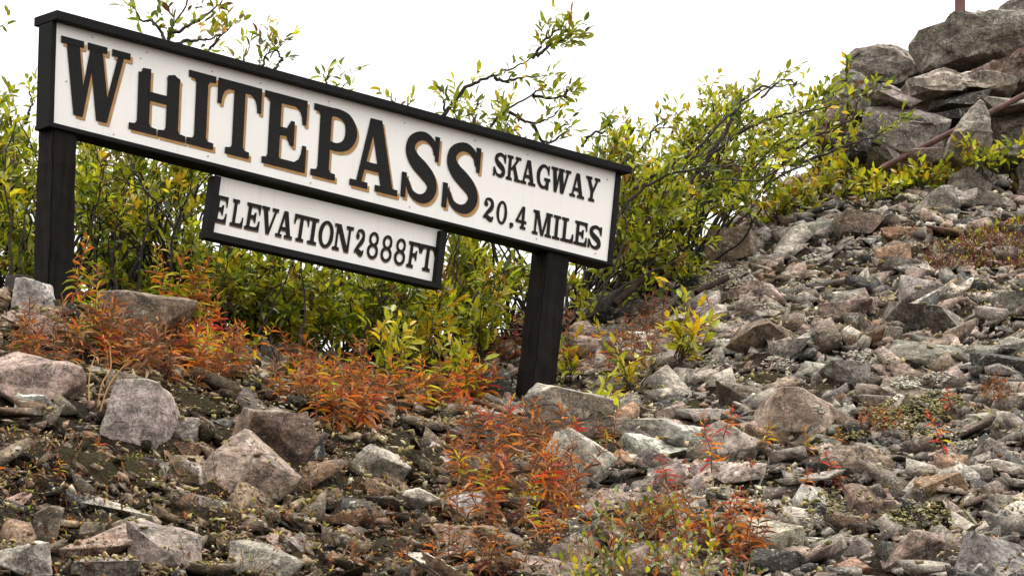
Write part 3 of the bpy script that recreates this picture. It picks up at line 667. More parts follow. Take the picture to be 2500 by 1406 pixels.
def stem(cx, w_, ext, y0=0., y1=1., sl_=.085, br=.055, bot=True, top=True):
    l, r_ = cx - w_ / 2, cx + w_ / 2; p = []
    if bot: p += [(l, y0 + sl_ + br), (l - br * .5, y0 + sl_ + br * .2), (l - ext, y0 + sl_), (l - ext, y0), (r_ + ext, y0), (r_ + ext, y0 + sl_), (r_ + br * .5, y0 + sl_ + br * .2), (r_, y0 + sl_ + br)]
    else: p += [(l, y0), (r_, y0)]
    if top: p += [(r_, y1 - sl_ - br), (r_ + br * .5, y1 - sl_ - br * .2), (r_ + ext, y1 - sl_), (r_ + ext, y1), (l - ext, y1), (l - ext, y1 - sl_), (l - br * .5, y1 - sl_ - br * .2), (l, y1 - sl_ - br)]
    else: p += [(r_, y1), (l, y1)]
    return pg(*p)
def slab(x0, x1, top=False):
    return pg((x0, .915), (x1, .915), (x1, 1), (x0, 1)) if top else pg((x0, 0), (x1, 0), (x1, .085), (x0, .085))
def arm_top(x0, x1): return pg((x0, 1), (x0, .885), (x1 - .2, .885), (x1 - .12, .84), (x1 - .08, .76), (x1 - .065, .66), (x1, .66), (x1, 1))
def arm_bot(x0, x1): return pg((x0, 0), (x1, 0), (x1, .37), (x1 - .065, .37), (x1 - .08, .26), (x1 - .12, .17), (x1 - .2, .115), (x0, .115))
MIDARM = [pg((.3, .445), (.5, .445), (.5, .555), (.3, .555)), pg((.42, .445), (.49, .33), (.55, .33), (.55, .67), (.49, .67), (.42, .555))]
SPATH = [(.75, .72), (.69, .86), (.53, .94), (.36, .925), (.22, .83), (.2, .69), (.31, .57), (.5, .47), (.67, .36), (.72, .22), (.62, .095), (.45, .055), (.27, .11), (.15, .29)]
SW = [.07, .1, .115, .13, .17, .2, .225, .235, .22, .2, .16, .115, .1, .07]
def glyph(ch, b=1.0):
    st, hl = .2 * b, .1 * (.6 + .4 * b)
    if ch == 'I': return .46, [stem(.23, st, .13)]
    if ch == 'H': return .94, [stem(.23, st, .12), stem(.71, st, .12), pg((.3, .45), (.64, .45), (.64, .56), (.3, .56))]
    if ch == 'h':   # the worn H whose upper serifs have flaked away
        return .94, [stem(.23, st, .13, 0, .80, top=False), pg((.17, .80), (.33, .80), (.33, .87), (.2, .86)), stem(.71, st, .13, 0, .80, top=False), pg((.6, .80), (.82, .80), (.81, .835), (.76, .85), (.72, .875), (.62, .85)), pg((.3, .45), (.64, .45), (.64, .565), (.3, .565))]
    if ch == 'T': return .8, [stem(.4, st, .12, 0, .95, top=False), arm_top(.35, .8), ('poly', np.array([(.8 - x, y) for x, y in arm_top(.35, .8)[1]])[::-1])]
    if ch == 'E': return .78, [stem(.2, st, .1), arm_top(.2, .76), arm_bot(.2, .78)] + MIDARM
    if ch == 'F': return .74, [stem(.2, st, .12), arm_top(.2, .74)] + MIDARM
    if ch == 'L': return .76, [stem(.22, st, .12), arm_bot(.22, .76)]
    if ch == 'P': return .8, [stem(.22, st, .12), stroke([(.28, .94), (.46, .945), (.62, .88), (.69, .715), (.62, .55), (.46, .475), (.28, .48)], [.11, .115, .16, .21, .16, .115, .11])]
    if ch == 'A': return .98, [pg((.35, 1), (.58, 1), (.88, .07), (.64, .07)), pg((.35, 1), (.44, .86), (.23, .07), (.13, .07)), pg((.2, .27), (.7, .27), (.7, .38), (.2, .38)), slab(0, .36), slab(.52, .98)]
    if ch == 'V': return .9, [pg((.09, .93), (.32, .93), (.52, .18), (.46, 0), (.37, 0)), pg((.74, .93), (.83, .93), (.54, 0), (.44, 0)), slab(0, .42, True), slab(.58, .92, True)]
    if ch == 'W': return 1.3, [pg((.1, .95), (.34, .95), (.47, .2), (.42, 0), (.27, 0)), pg((.55, .93), (.65, .93), (.44, 0), (.35, 0)), pg((.53, .95), (.77, .95), (.92, .2), (.86, 0), (.70, 0)), pg((1.08, .95), (1.19, .95), (.9, 0), (.8, 0)), slab(0, .42, True), slab(.5, .86, True), slab(.96, 1.3, True)]
    if ch == 'Y': return .92, [stem(.47, st, .12, 0, .5, top=False), pg((.08, .93), (.3, .93), (.57, .45), (.37, .4)), pg((.72, .93), (.83, .93), (.57, .4), (.48, .42)), slab(0, .4, True), slab(.6, .94, True)]
    if ch == 'K': return .96, [stem(.22, st, .11), pg((.7, .93), (.82, .93), (.38, .42), (.3, .46)), pg((.42, .58), (.55, .7), (.86, .07), (.62, .07)), slab(.58, .96), slab(.58, .92, True)]
    if ch == 'M': return 1.15, [stem(.16, .11, .11), stem(.94, st, .1), pg((.12, 1), (.33, 1), (.64, .0), (.5, 0)), pg((.8, 1), (.9, 1), (.64, 0), (.54, 0)), slab(0, .34, True)]
    if ch == 'N': return 1.0, [stem(.18, .11, .13, 0, 1, top=False), pg((.1, 1), (.33, 1), (.86, 0), (.63, 0)), stem(.82, .11, .13, 0, 1, bot=False), slab(0, .34, True)]
    if ch == 'O': return .86, [ring(.43, .5, .43, .52, .2, .1)]
    if ch == '0': return .72, [ring(.36, .5, .36, .52, .17, .09)]
    if ch == '8': return .74, [ring(.37, .75, .32, .27, .14, .085), ring(.37, .27, .37, .29, .15, .09)]
    if ch == 'G': return .92, [stroke([(.78, .72), (.7, .87), (.52, .95), (.33, .9), (.17, .72), (.13, .5), (.18, .26), (.34, .09), (.54, .05), (.7, .14), (.76, .3)], [.07, .1, .1, .14, .19, .21, .19, .14, .1, .12, .17]), pg((.76, .98), (.84, .98), (.84, .62), (.77, .62)), pg((.54, .35), (.94, .35), (.94, .45), (.54, .45)), pg((.66, .0), (.84, 0), (.84, .4), (.66, .4))]
    if ch == 'S': return .84, [stroke(SPATH, SW), pg((.72, .98), (.82, .98), (.82, .63), (.75, .63)), pg((.05, .02), (.15, .02), (.15, .37), (.05, .37))]
    if ch == '2': return .8, [ring(.19, .72, .13, .1, .12, .09), stroke([(.1, .76), (.2, .92), (.4, .96), (.58, .87), (.62, .7), (.52, .53), (.3, .33), (.12, .14)], [.06, .09, .1, .16, .2, .2, .15, .1]), stroke([(.05, .1), (.2, .17), (.42, .1), (.6, .07), (.72, .2)], [.08, .14, .2, .18, .06])]
    if ch == '4': return .82, [pg((.44, 1), (.64, 1), (.64, .08), (.46, .08)), pg((.44, 1), (.5, .9), (.16, .33), (.02, .33)), pg((.02, .26), (.8, .26), (.8, .36), (.02, .36)), slab(.36, .76)]
    if ch == '.': return .3, [ring(.12, .05, .11, .09, .108, .088), pg((.08, .05), (.22, .05), (.08, -.12), (.03, -.1))]
def homog(Q):
    A = []; b = []
    for (x, y), (u, v) in zip([(0, 1), (1, 1), (1, 0), (0, 0)], Q):
        A.append([x, y, 1, 0, 0, 0, -u * x, -u * y]); b.append(u); A.append([0, 0, 0, x, y, 1, -v * x, -v * y]); b.append(v)
    return np.append(np.linalg.solve(np.array(A, float), np.array(b, float)), 1).reshape(3, 3)
def boardpt(Hm, st, off):
    q = np.hstack([st, np.ones((len(st), 1))]) @ Hm.T; q = q[:, :2] / q[:, 2:]
    return onplane(q[:, 0], q[:, 1], off)
def letter(ch, Hm, s0, s1, t0, t1, par, off, mat, name, lift, th, b=1.0, ds=0, dt=0):
    wd, pieces = glyph(ch, b); parts = []; allp = []
    for k, pc in enumerate(pieces):
        top = lift + th + k * .0005
        def tr(p): return np.stack([s0 + p[:, 0] / wd * (s1 - s0) + ds, t0 + p[:, 1] * (t1 - t0) + dt], 1)
        if pc[0] == 'poly':
            f = boardpt(Hm, tr(pc[1]), off) + SN * top; V, Fs = prism(f, th + k * .0005)
        else:
            A, B = (boardpt(Hm, tr(q), off) + SN * top for q in pc[1:]); n = len(A); dn = SN * (th + k * .0005)
            V = np.vstack([A, B, A - dn, B - dn]); Fs = []
            for i in range(n - 1):
                Fs += [[i, i + 1, n + i + 1, n + i], [2 * n + i, 2 * n + i + 1, i + 1, i], [n + i, n + i + 1, 3 * n + i + 1, 3 * n + i]]
        parts.append((V, Fs)); allp.append(V)
    return obj_ng(name, parts, mat, np.vstack(allp).mean(0), par)
HM = homog(WQ)
BIG = [('W', .009, .122), ('h', .124, .219), ('I', .221, .267), ('T', .271, .346), ('E', .3515, .4275), ('P', .438, .5165), ('A', .508, .5945), ('S', .597, .667), ('S', .673, .744)]
for ch, a, b in BIG:
    letter(ch, HM, a, b, .135, .885, board, 0, M_GOLD, 'letter_shade', .0006, .0016, 1, .0048, -.031)
    letter(ch, HM, a, b, .135, .885, board, 0, M_LETTER, 'letter', .0032, .003)
def word(txt, Hm, xs, t0, t1, par, off, b, ds, dt):
    for ch, (a, bb) in zip(txt, xs):
        letter(ch, Hm, a, bb, t0, t1, par, off, M_SHADE, 'letter_shade', .0006, .0012, b, ds, dt)
        letter(ch, Hm, a, bb, t0, t1, par, off, M_LETTER, 'letter', .0028, .002, b)
def spread(txt, s0, s1, gap):
    ws = [glyph(c)[0] for c in txt]; k = (s1 - s0 - gap * (len(ws) - 1)) / sum(ws); out = []; x = s0
    for w_ in ws: out.append((x, x + w_ * k)); x += w_ * k + gap
    return out
word('SKAGWAY', HM, spread('SKAGWAY', .7665, .970, .0012), .625, .883, board, 0, .85, .0010, -.010)
word('20', HM, spread('20', .7545, .8, .004), .13, .372, board, 0, .85, .0010, -.010)
word('.', HM, [(.806, .816)], .135, .37, board, 0, .85, .0010, -.010)
word('4', HM, [(.817, .838)], .132, .372, board, 0, .85, .0010, -.010)
word('MILES', HM, spread('MILES', .850, .984, .0012), .112, .37, board, 0, .85, .0010, -.010)
for s, t in ((.06, .95), (.15, .945), (.26, .93), (.343, .94), (.463, .94), (.6, .93), (.73, .94), (.83, .94), (.985, .9), (.1, .04), (.26, .06), (.44, .05), (.62, .06), (.86, .06), (.975, .06), (.02, .45), (.14, .87)):
    c = boardpt(HM, np.array([[s, t]]), 0)[0]; a_ = np.linspace(0, 2 * pi, 9)[:-1]
    obj_ng('screw', [prism([c + SN * .003 + (SE * cos(q) + np.array([0, 0, 1]) * sin(q)) * .0045 for q in a_], .003)], M_SCREW, c, board)

# elevation board, recessed in its own frame beneath the name board
EO = -.045
EQ = [(537, 453), (1075, 583), (1061, 689), (520, 564)]
dTL, dTR, dBR, dBL = [onplane(np.array(float(a)), np.array(float(b)), EO) for a, b in EQ]
gT = (dTR - dTL) / np.linalg.norm(dTR - dTL); gB = (dBR - dBL) / np.linalg.norm(dBR - dBL)
vL = (dTL - dBL) / np.linalg.norm(dTL - dBL); vR = (dTR - dBR) / np.linalg.norm(dTR - dBR)
emid = (dTL + dTR + dBR + dBL) / 4
eb = obj_ng('elevation_board', [prism([dBL - vL * .006 - gB * .03, dBR - vR * .006 + gB * .01, dTR + vR * .05 + gT * .01, dTL + vL * .05 - gT * .03], .02)], M_PANEL, emid, root)
HE = homog(EQ)
EX = [('E', -.012, .045), ('L', .062, .117), ('E', .124, .188), ('V', .19, .262), ('A', .262, .335), ('T', .336, .402), ('I', .402, .445), ('O', .449, .515), ('N', .516, .6),
      ('2', .612, .66), ('8', .672, .722), ('8', .735, .785), ('8', .798, .848), ('F', .858, .914), ('T', .916, .985)]
word([c for c, a, b in EX], HE, [(a, b) for c, a, b in EX], .215, .785, eb, EO, .85, .0016, -.035)
def ef(name, px, front, depth):
    pts = [onplane(np.array(float(a)), np.array(float(b)), front) for a, b in px]
    return obj_ng(name, [prism(pts, depth)], M_BLACK, np.mean(pts, axis=0), root, .003)
ef('frame_board', [(506, 566), (522, 570), (541, 432), (525, 428)], -.012, .062)
ef('frame_board', [(1063, 688), (1078, 692), (1093, 566), (1077, 562)], -.012, .10)
ef('frame_board', [(504, 562), (1080, 692), (1079, 706), (502, 580)], -.009, .066)

# ------------------------------------------------------------------ tubes and leaves
class Plant:
    def __init__(s): s.tv = []; s.tf = []; s.n = 0; s.L = []
    def tube(s, pts, r0, r1, sides=5):
        p = np.asarray(pts, float); n = len(p); tg = np.gradient(p, axis=0); tg /= np.linalg.norm(tg, axis=1)[:, None] + 1e-9
        a = np.cross(tg, np.array([.31, .2, .93])); a /= np.linalg.norm(a, axis=1)[:, None] + 1e-9; b = np.cross(tg, a)
        rr_ = np.linspace(r0, r1, n)[:, None, None]; t = np.linspace(0, 2 * pi, sides, endpoint=False)[None, :, None]
        v = p[:, None] + rr_ * (np.cos(t) * a[:, None] + np.sin(t) * b[:, None]); s.tv.append(v.reshape(-1, 3))
        i, j = np.meshgrid(np.arange(n - 1), np.arange(sides), indexing='ij'); i = i.ravel(); j = j.ravel(); k = (j + 1) % sides
        s.tf.append(np.stack([i * sides + j, i * sides + k, (i + 1) * sides + k, (i + 1) * sides + j], 1) + s.n); s.n += n * sides
    def leaf(s, p, d, l, w_, bend, c): s.L.append((p, d, l, w_, bend, c))
    def leaves_mesh(s, name, mat, origin):
        if not s.L: return None
        r = np.random.default_rng(len(s.L))
        p = np.array([q[0] for q in s.L]); d = np.array([q[1] for q in s.L]); d /= np.linalg.norm(d, axis=1)[:, None]
        l = np.array([q[2] for q in s.L])[:, None]; w_ = np.array([q[3] for q in s.L])[:, None]; bd = np.array([q[4] for q in s.L])[:, None]; c = np.array([q[5] for q in s.L])
        upv = np.array([0, 0, 1.]) + r.normal(size=p.shape) * .55
        side = np.cross(d, upv); side /= np.linalg.norm(side, axis=1)[:, None] + 1e-9; nr = np.cross(side, d)
        def pt(t, sx, drop): return p + d * l * t + side * w_ * sx * .5 + nr * (drop * l * .09) - nr * bd * l * t * t
        T = [pt(0, 0, 0), pt(.28, -.82, 1), pt(.28, 0, 0), pt(.28, .82, 1), pt(.64, -.86, 1), pt(.64, 0, 0), pt(.64, .86, 1), pt(1, 0, 0)]
        V = np.stack(T, 1).reshape(-1, 3); b = (np.arange(len(p)) * 8)[:, None]
        tri = np.concatenate([b + np.array([q]) for q in ((0, 2, 1), (0, 3, 2), (4, 5, 7), (5, 6, 7))])
        quad = np.concatenate([b + np.array([q]) for q in ((1, 2, 5, 4), (2, 3, 6, 5))])
        return mesh_np(name, V - origin, [tri, quad], mat, colr=np.repeat(c, 8, axis=0))
    def build(s, name, origin, label, cat, group=None, stem_mat=None, leaf_mat=None, stem_name='branches', leaf_name='foliage', stuff=True):
        origin = np.asarray(origin, float); e = empty(name, origin); tag(e, label, cat, group)
        if s.tv and stem_name == 'stem':
            b_ = 0
            for tv_, tf_ in zip(s.tv, s.tf): link('stem', mesh_np('stem', tv_ - origin, tf_ - b_, stem_mat, smooth=True), e); b_ += len(tv_)
        elif s.tv: link(stem_name, mesh_np(stem_name, np.vstack(s.tv) - origin, np.vstack(s.tf), stem_mat, smooth=True), e)
        m = s.leaves_mesh(leaf_name, leaf_mat, origin)
        if m:
            o = link(leaf_name, m, e)
            if stuff: o['kind'] = 'stuff'
        return e
LC = {'green': (.22, .25, .014), 'lime': (.40, .40, .02), 'deep': (.08, .11, .012), 'yellow': (.55, .38, .015), 'ochre': (.30, .15, .02), 'brown': (.12, .06, .02), 'rust': (.33, .10, .026), 'orange': (.58, .18, .02), 'red': (.52, .045, .03), 'dull': (.19, .10, .05), 'wine': (.16, .035, .03), 'tan': (.36, .2, .1), 'sage': (.24, .27, .12)}
def pick(r, mix):
    k = list(mix); p = np.array([mix[q] for q in k], float); c = np.array(LC[k[int(r.choice(len(k), p=p / p.sum()))]])
    return c * r.uniform(.75, 1.25) * (1 + r.normal(size=3) * .06)
WILLOW = {'green': 4.8, 'lime': 4, 'deep': 2.2, 'yellow': .55, 'ochre': .3, 'brown': .4}
def unit(v): return v / (np.linalg.norm(v) + 1e-9)
def wobble(pts, r, n=8, amp=.02):
    c = spl([tuple(q) for q in pts], n); j = r.normal(size=c.shape) * amp; j[0] = 0
    return c + (j + np.roll(j, 1, 0)) / 2
def twig(pl, r, p, d, L, mix, lmin, lmax, dens=1.0, rad=.0022, wr=.36, bare=0.0):
    n = 5; pts = [p]; dd = unit(d)
    for k in range(n): dd = unit(dd + r.normal(size=3) * .16 + np.array([0, 0, .06])); pts.append(pts[-1] + dd * L / n)
    pts = np.array(pts); pl.tube(pts, rad, rad * .45, 3)
    m = max(2, int(L / .026 * dens)); c0 = pick(r, mix)
    for k in range(m):
        t = bare + (1 - bare) * (k + r.random() * .6) / m; f = t * n; i = min(int(f), n - 1); q = pts[i] + (pts[i + 1] - pts[i]) * (f - i)
        ax_ = unit(pts[i + 1] - pts[i]); o = unit(np.cross(ax_, r.normal(size=3))); ld = unit(ax_ * r.uniform(.5, 1.1) + o * .9 + np.array([0, 0, .18]))
        l = r.uniform(lmin, lmax) * (.75 + .35 * sin(pi * min(t, 1)))
        pl.leaf(q, ld, l, l * wr * r.uniform(.8, 1.2), r.uniform(-.25, .6), c0 * r.uniform(.6, 1.35) if r.random() < .7 else pick(r, mix))
    pl.leaf(pts[-1], unit(dd + r.normal(size=3) * .2), r.uniform(lmin, lmax), r.uniform(lmin, lmax) * wr, .1, c0)
def spray(pl, r, pts, r0, r1, ntw, L, mix=WILLOW, f0=.25, lmin=.04, lmax=.088, dens=.95, amp=.007, wr=.43):
    c = wobble(pts, r, 8, amp); pl.tube(c, r0, r1, 5); n = len(c) - 1
    for k in range(ntw):
        t = f0 + (1 - f0) * (k + r.random()) / ntw; i = min(int(t * n), n - 1); ax_ = unit(c[i + 1] - c[i])
        o = unit(np.cross(ax_, r.normal(size=3))); twig(pl, r, c[i], ax_ * r.uniform(.4, 1) + o * .8 + np.array([0, 0, .25]), L * r.uniform(.5, 1.15), mix, lmin, lmax, dens, wr=wr)
    if ntw: twig(pl, r, c[-1], c[-1] - c[-2], L * .8, mix, lmin, lmax, dens, wr=wr)
    else:
        for k in range(5):
            i = n - int(r.integers(0, n // 2)); ax_ = unit(c[i] - c[i - 1]); q = c[i]; e = q + unit(ax_ + r.normal(size=3) * .45) * L * r.uniform(.5, 1)
            pl.tube(np.array([q, (q + e) / 2 + r.normal(size=3) * .008, e]), .0026, .0012, 4)
def inpoly(poly, r, n):
    q = np.array(poly, float); lo, hi = q.min(0), q.max(0); out = []
    while len(out) < n:
        x, y = r.uniform(lo, hi); c = False; j = len(q) - 1
        for i in range(len(q)):
            if (q[i, 1] > y) != (q[j, 1] > y) and x < (q[j, 0] - q[i, 0]) * (y - q[i, 1]) / (q[j, 1] - q[i, 1]) + q[i, 0]: c = not c
            j = i
        if c: out.append((x, y))
    return out
def pxl(pts, d): return [P(float(u), float(v), float(d + (i * .03))) for i, (u, v) in enumerate(pts)]
def shrub(label, base, fills, sprays, seed, group='willow shrubs behind the sign', name='willow_shrub', lean=None):
    """base (u, v, d): fills = [(polygon, d0, d1, n)] ; sprays = [(pixel polyline, d, twigs, twig length)]"""
    r = np.random.default_rng(seed); pl = Plant()
    bx, by = P(float(base[0]), float(base[1]), float(base[2]))[:2]; b3 = np.array([bx, by, gz(bx, by) - .05])
    hubs = []
    for k in range(7):
        o = b3 + np.array([r.normal() * .25, r.normal() * .2, 0]); o[2] = gz(o[0], o[1]) - .05; hubs.append(o)
    for poly, d0, d1, n in fills:
        for (u, v) in inpoly(poly, r, n):
            tgt = P(u, v, r.uniform(d0, d1)); o = hubs[int(r.integers(len(hubs)))]
            if tgt[2] < gz(tgt[0], tgt[1]) + .04: tgt[2] = gz(tgt[0], tgt[1]) + r.uniform(.05, .25)
            mid_ = o + (tgt - o) * .5 + np.array([r.normal() * .12, r.normal() * .1, .1 * abs(r.normal())])
            L = np.linalg.norm(tgt - o); c = wobble([o, mid_, tgt], r, 7, .014 * min(L, 1.5))
            pl.tube(c, .005 + .004 * L, .003, 4)
            for q in range(7):
                i = len(c) - 1 - int(r.integers(0, 4)); ax_ = unit(c[min(i + 1, len(c) - 1)] - c[i - 1])
                twig(pl, r, c[i], ax_ * .6 + r.normal(size=3) * .6 + np.array([0, 0, .3]), r.uniform(.09, .22), WILLOW, .034, .084, 1.12, wr=.4)
    for pts, d, ntw, L in sprays:
        c = pxl(pts, d); 
        spray(pl, r, c, (.012 if len(pts) < 6 else .017) if ntw else .0085, .003, ntw, L)
    return pl.build(name, b3, label, 'shrub', group, M_BARK, M_LEAF)
shrub('willow bush peeping out beyond the end of the name board', (0, 760, 23.2),
      [([(-90, 260), (20, 245), (88, 330), (88, 690), (-90, 720)], 22.3, 24.2, 75)], [([(20, 740), (30, 560), (10, 420), (40, 300)], 22.2, 0, .2), ([(60, 720), (50, 600), (75, 480)], 22.2, 0, .2), ([(-60, 110), (-25, 85), (10, 60)], 23.5, 2, .1), ([(60, 300), (75, 260), (70, 215)], 23.4, 3, .12)], 31)
shrub('tall willow bush seen between the post and the elevation board, sprigs above the board', (330, 800, 23.6),
      [([(185, 350), (500, 430), (485, 590), (500, 700), (430, 770), (185, 730)], 22.6, 25, 100), ([(190, 520), (490, 560), (480, 740), (200, 720)], 24.8, 26.4, 26), ([(200, 150), (700, 290), (560, 440), (200, 340)], 23, 24.6, 26)],  # second fill: deeper leaves added to block sky backlight
      [([(330, 780), (345, 620), (360, 500), (300, 360)], 22.5, 0, .25), ([(410, 720), (425, 560), (462, 470), (470, 400)], 22.4, 0, .25), ([(240, 740), (225, 560), (250, 440), (235, 360)], 22.5, 0, .25), ([(425, 560), (370, 480), (310, 440)], 22.4, 0, .2), ([(290, 760), (275, 640), (285, 520)], 22.4, 0, .2), ([(350, 300), (385, 180), (410, 90), (450, 20), (480, -60)], 23.4, 12, .2), ([(405, 110), (385, 65), (345, 45), (320, 15)], 23.4, 7, .13), ([(415, 85), (470, 60), (520, 25), (548, 0)], 23.5, 8, .15),
       ([(430, 110), (470, 100), (510, 95), (555, 75)], 23.3, 6, .12), ([(500, 160), (520, 110), (560, 70)], 23.5, 4, .12)], 32)
shrub('dark twiggy willow bush below the elevation board, twigs topping the board', (640, 900, 24.2),
      [([(480, 600), (800, 660), (860, 800), (720, 880), (590, 830), (500, 740)], 22.9, 25.2, 85), ([(480, 640), (800, 690), (850, 800), (700, 850), (520, 760)], 25, 26.6, 34), ([(600, 250), (1000, 360), (900, 500), (600, 430)], 23.4, 25, 22)],  # second fill: back layer added to keep sky light out and darken the bush
      [([(600, 870), (660, 760), (710, 650)], 22.7, 0, .25), ([(560, 850), (540, 720), (560, 620)], 22.7, 0, .25), ([(720, 880), (745, 760), (735, 660)], 22.7, 0, .25), ([(680, 880), (640, 760), (690, 690)], 22.7, 0, .2), ([(600, 260), (625, 190), (650, 140), (690, 110)], 23.8, 8, .15), ([(560, 220), (585, 160), (610, 115)], 23.9, 5, .13), ([(640, 200), (670, 170), (685, 140), (660, 95)], 23.8, 5, .12)], 33)
shrub('willow bush with leaf tips showing over the middle of the board', (900, 930, 24.6),
      [([(800, 660), (1075, 715), (1085, 760), (1010, 850), (860, 870)], 23.2, 25.6, 62), ([(800, 700), (1070, 740), (1010, 840), (860, 860)], 25.4, 26.8, 26), ([(800, 330), (1200, 440), (1150, 560), (800, 480)], 24, 25.4, 18)],  # second fill: extra foliage behind, added to shade the leaves from the sky
      [([(880, 900), (900, 780), (980, 690)], 23.1, 0, .25), ([(930, 900), (940, 780), (910, 700)], 23.1, 0, .25), ([(820, 320), (830, 240), (845, 195)], 24.2, 5, .14), ([(800, 260), (800, 210), (790, 185)], 24.3, 3, .1), ([(950, 330), (965, 270), (950, 235)], 24.4, 3, .1), ([(1000, 340), (990, 280), (1000, 245)], 24.4, 3, .1)], 34)
shrub('willow with a long bare branch reaching into the sky over the board', (1180, 900, 25.2),
      [([(1090, 690), (1095, 590), (1280, 660), (1270, 770), (1110, 830)], 24, 26.4, 42), ([(1030, 270), (1180, 260), (1260, 320), (1080, 290)], 24.6, 25.6, 8), ([(1150, 380), (1400, 450), (1300, 560), (1150, 520)], 24.6, 25.8, 14)],
      [([(1130, 870), (1110, 720), (1120, 590)], 24, 0, .25), ([(1100, 830), (1180, 700), (1270, 650)], 24, 0, .25), ([(1060, 420), (1075, 300), (1130, 225), (1180, 195), (1215, 184), (1270, 155), (1330, 125)], 25, 5, .12), ([(1310, 140), (1350, 110), (1395, 85)], 25.1, 12, .17), ([(1300, 145), (1330, 100), (1370, 65)], 25.1, 10, .14),
       ([(1205, 190), (1240, 195), (1290, 190), (1330, 185)], 25, 7, .13), ([(1150, 420), (1200, 308), (1240, 270), (1310, 225), (1350, 222)], 25.2, 6, .12), ([(1300, 235), (1360, 240), (1385, 225)], 25.2, 6, .12),
       ([(1240, 272), (1290, 300), (1340, 290), (1365, 270)], 25.3, 6, .12), ([(1300, 300), (1330, 350), (1370, 330), (1395, 310)], 25.3, 6, .13), ([(1080, 300), (1085, 260), (1078, 235)], 25, 4, .1), ([(1380, 240), (1385, 215), (1395, 225)], 25.2, 3, .08)], 35)
shrub('willow bush with dark arching limbs beside the end of the name board', (1500, 790, 26.4),
      [([(1515, 420), (1640, 360), (1720, 420), (1690, 560), (1715, 680), (1600, 720), (1500, 700), (1400, 740), (1395, 660), (1500, 655)], 25, 27.6, 80), ([(1390, 420), (1500, 340), (1560, 360), (1500, 420)], 25.6, 27, 14)],
      [([(1450, 770), (1520, 600), (1530, 480)], 24.9, 0, .25), ([(1430, 780), (1540, 690), (1690, 620)], 24.9, 0, .25), ([(1440, 640), (1500, 500), (1580, 440), (1690, 370), (1760, 300), (1850, 230), (1905, 188)], 25.2, 10, .16), ([(1480, 560), (1560, 470), (1640, 425), (1750, 405), (1850, 410)], 25.0, 9, .16),
       ([(1420, 360), (1440, 330), (1480, 320), (1490, 290)], 26, 6, .12), ([(1520, 400), (1570, 360), (1600, 310), (1640, 280)], 26.1, 8, .14), ([(1500, 380), (1530, 340), (1540, 310)], 26.1, 5, .12), ([(1430, 760), (1480, 690), (1560, 640), (1700, 600)], 25.8, 8, .14)], 36)
shrub('spreading willow limbs reaching over the rubble towards the outcrop', (1580, 660, 26.8),
      [([(1660, 300), (1800, 240), (1960, 260), (2080, 300), (2060, 380), (1950, 420), (1860, 480), (1760, 540), (1650, 430)], 26, 28.4, 68)],
      [([(1560, 640), (1620, 480), (1700, 380), (1790, 330)], 25.6, 0, .25), ([(1600, 600), (1720, 450), (1850, 440), (1960, 400)], 25.6, 0, .22), ([(1860, 240), (1910, 195), (1950, 208)], 25.7, 0, .1), ([(1640, 520), (1720, 400), (1800, 330), (1880, 290), (1990, 270), (2060, 250)], 26.0, 12, .16), ([(1700, 420), (1760, 340), (1800, 260), (1860, 215), (1900, 210), (1945, 205)], 25.8, 4, .13), ([(1850, 330), (1950, 290), (2000, 255), (2020, 215)], 27, 7, .14),
       ([(1900, 380), (2000, 330), (2080, 290), (2100, 240), (2140, 225)], 26.8, 10, .14), ([(2060, 330), (2075, 240), (2065, 180)], 26.9, 7, .12), ([(1950, 400), (2060, 360), (2140, 330), (2195, 305)], 26.7, 10, .14), ([(1720, 330), (1740, 270), (1730, 225)], 27, 6, .13), ([(1640, 330), (1650, 300), (1650, 270)], 27, 4, .12)], 37)

# low willow sprouts and yellowing saplings
def sapling(label, u, v, hpx, wpx, n, mix, seed, group, lmin=.05, lmax=.1, name='willow_sapling', wr=.38, cat='sapling', dens=.8):
    r = np.random.default_rng(seed); pl = Plant(); b = surf(u, v)[0]; d = b[1]; m = mpp(d)
    for k in range(n):
        t = b + np.array([r.uniform(-.5, .5) * wpx * m, r.uniform(-.2, .2), r.uniform(.35, 1) * hpx * m])
        spray(pl, r, [b + r.normal(size=3) * .02 - np.array([0, 0, .04]), b + (t - b) * .5 + r.normal(size=3) * .03, t], .005, .002, 4, .12, mix, .3, lmin, lmax, dens, wr=wr)
    return pl.build(name, b, label, cat, group, M_BARK, M_LEAF)
YG = {'lime': 6, 'green': 2, 'yellow': 2.5, 'ochre': .5}
for i, (u, v, hp, wp, n, lab) in enumerate([
    (1170, 890, 210, 150, 11, 'yellowing willow sapling just beside the further sign post'), (1040, 940, 200, 140, 10, 'bright yellow-green willow sapling over the rusty ferns'), (960, 950, 180, 90, 7, 'small pale green sapling at the edge of the dark bush'),
    (1110, 965, 110, 150, 7, 'low yellow-leaved sprout in front of the saplings'), (1650, 880, 130, 170, 8, 'spreading green sapling on the rubble beside the fallen log'), (1560, 960, 80, 120, 5, 'low sprout of pale leaves beneath the spreading sapling'),
    (1440, 1010, 70, 70, 3, 'tiny sprout with broad leaves behind the flat-topped boulder'), (1390, 930, 90, 60, 3, 'thin yellow-green sprout touching the sign post'), (700, 830, 130, 130, 6, 'green sapling under the elevation board')]):
    sapling(lab, u, v, hp, wp, n, YG, 60 + i, 'young willows in front of the bushes')
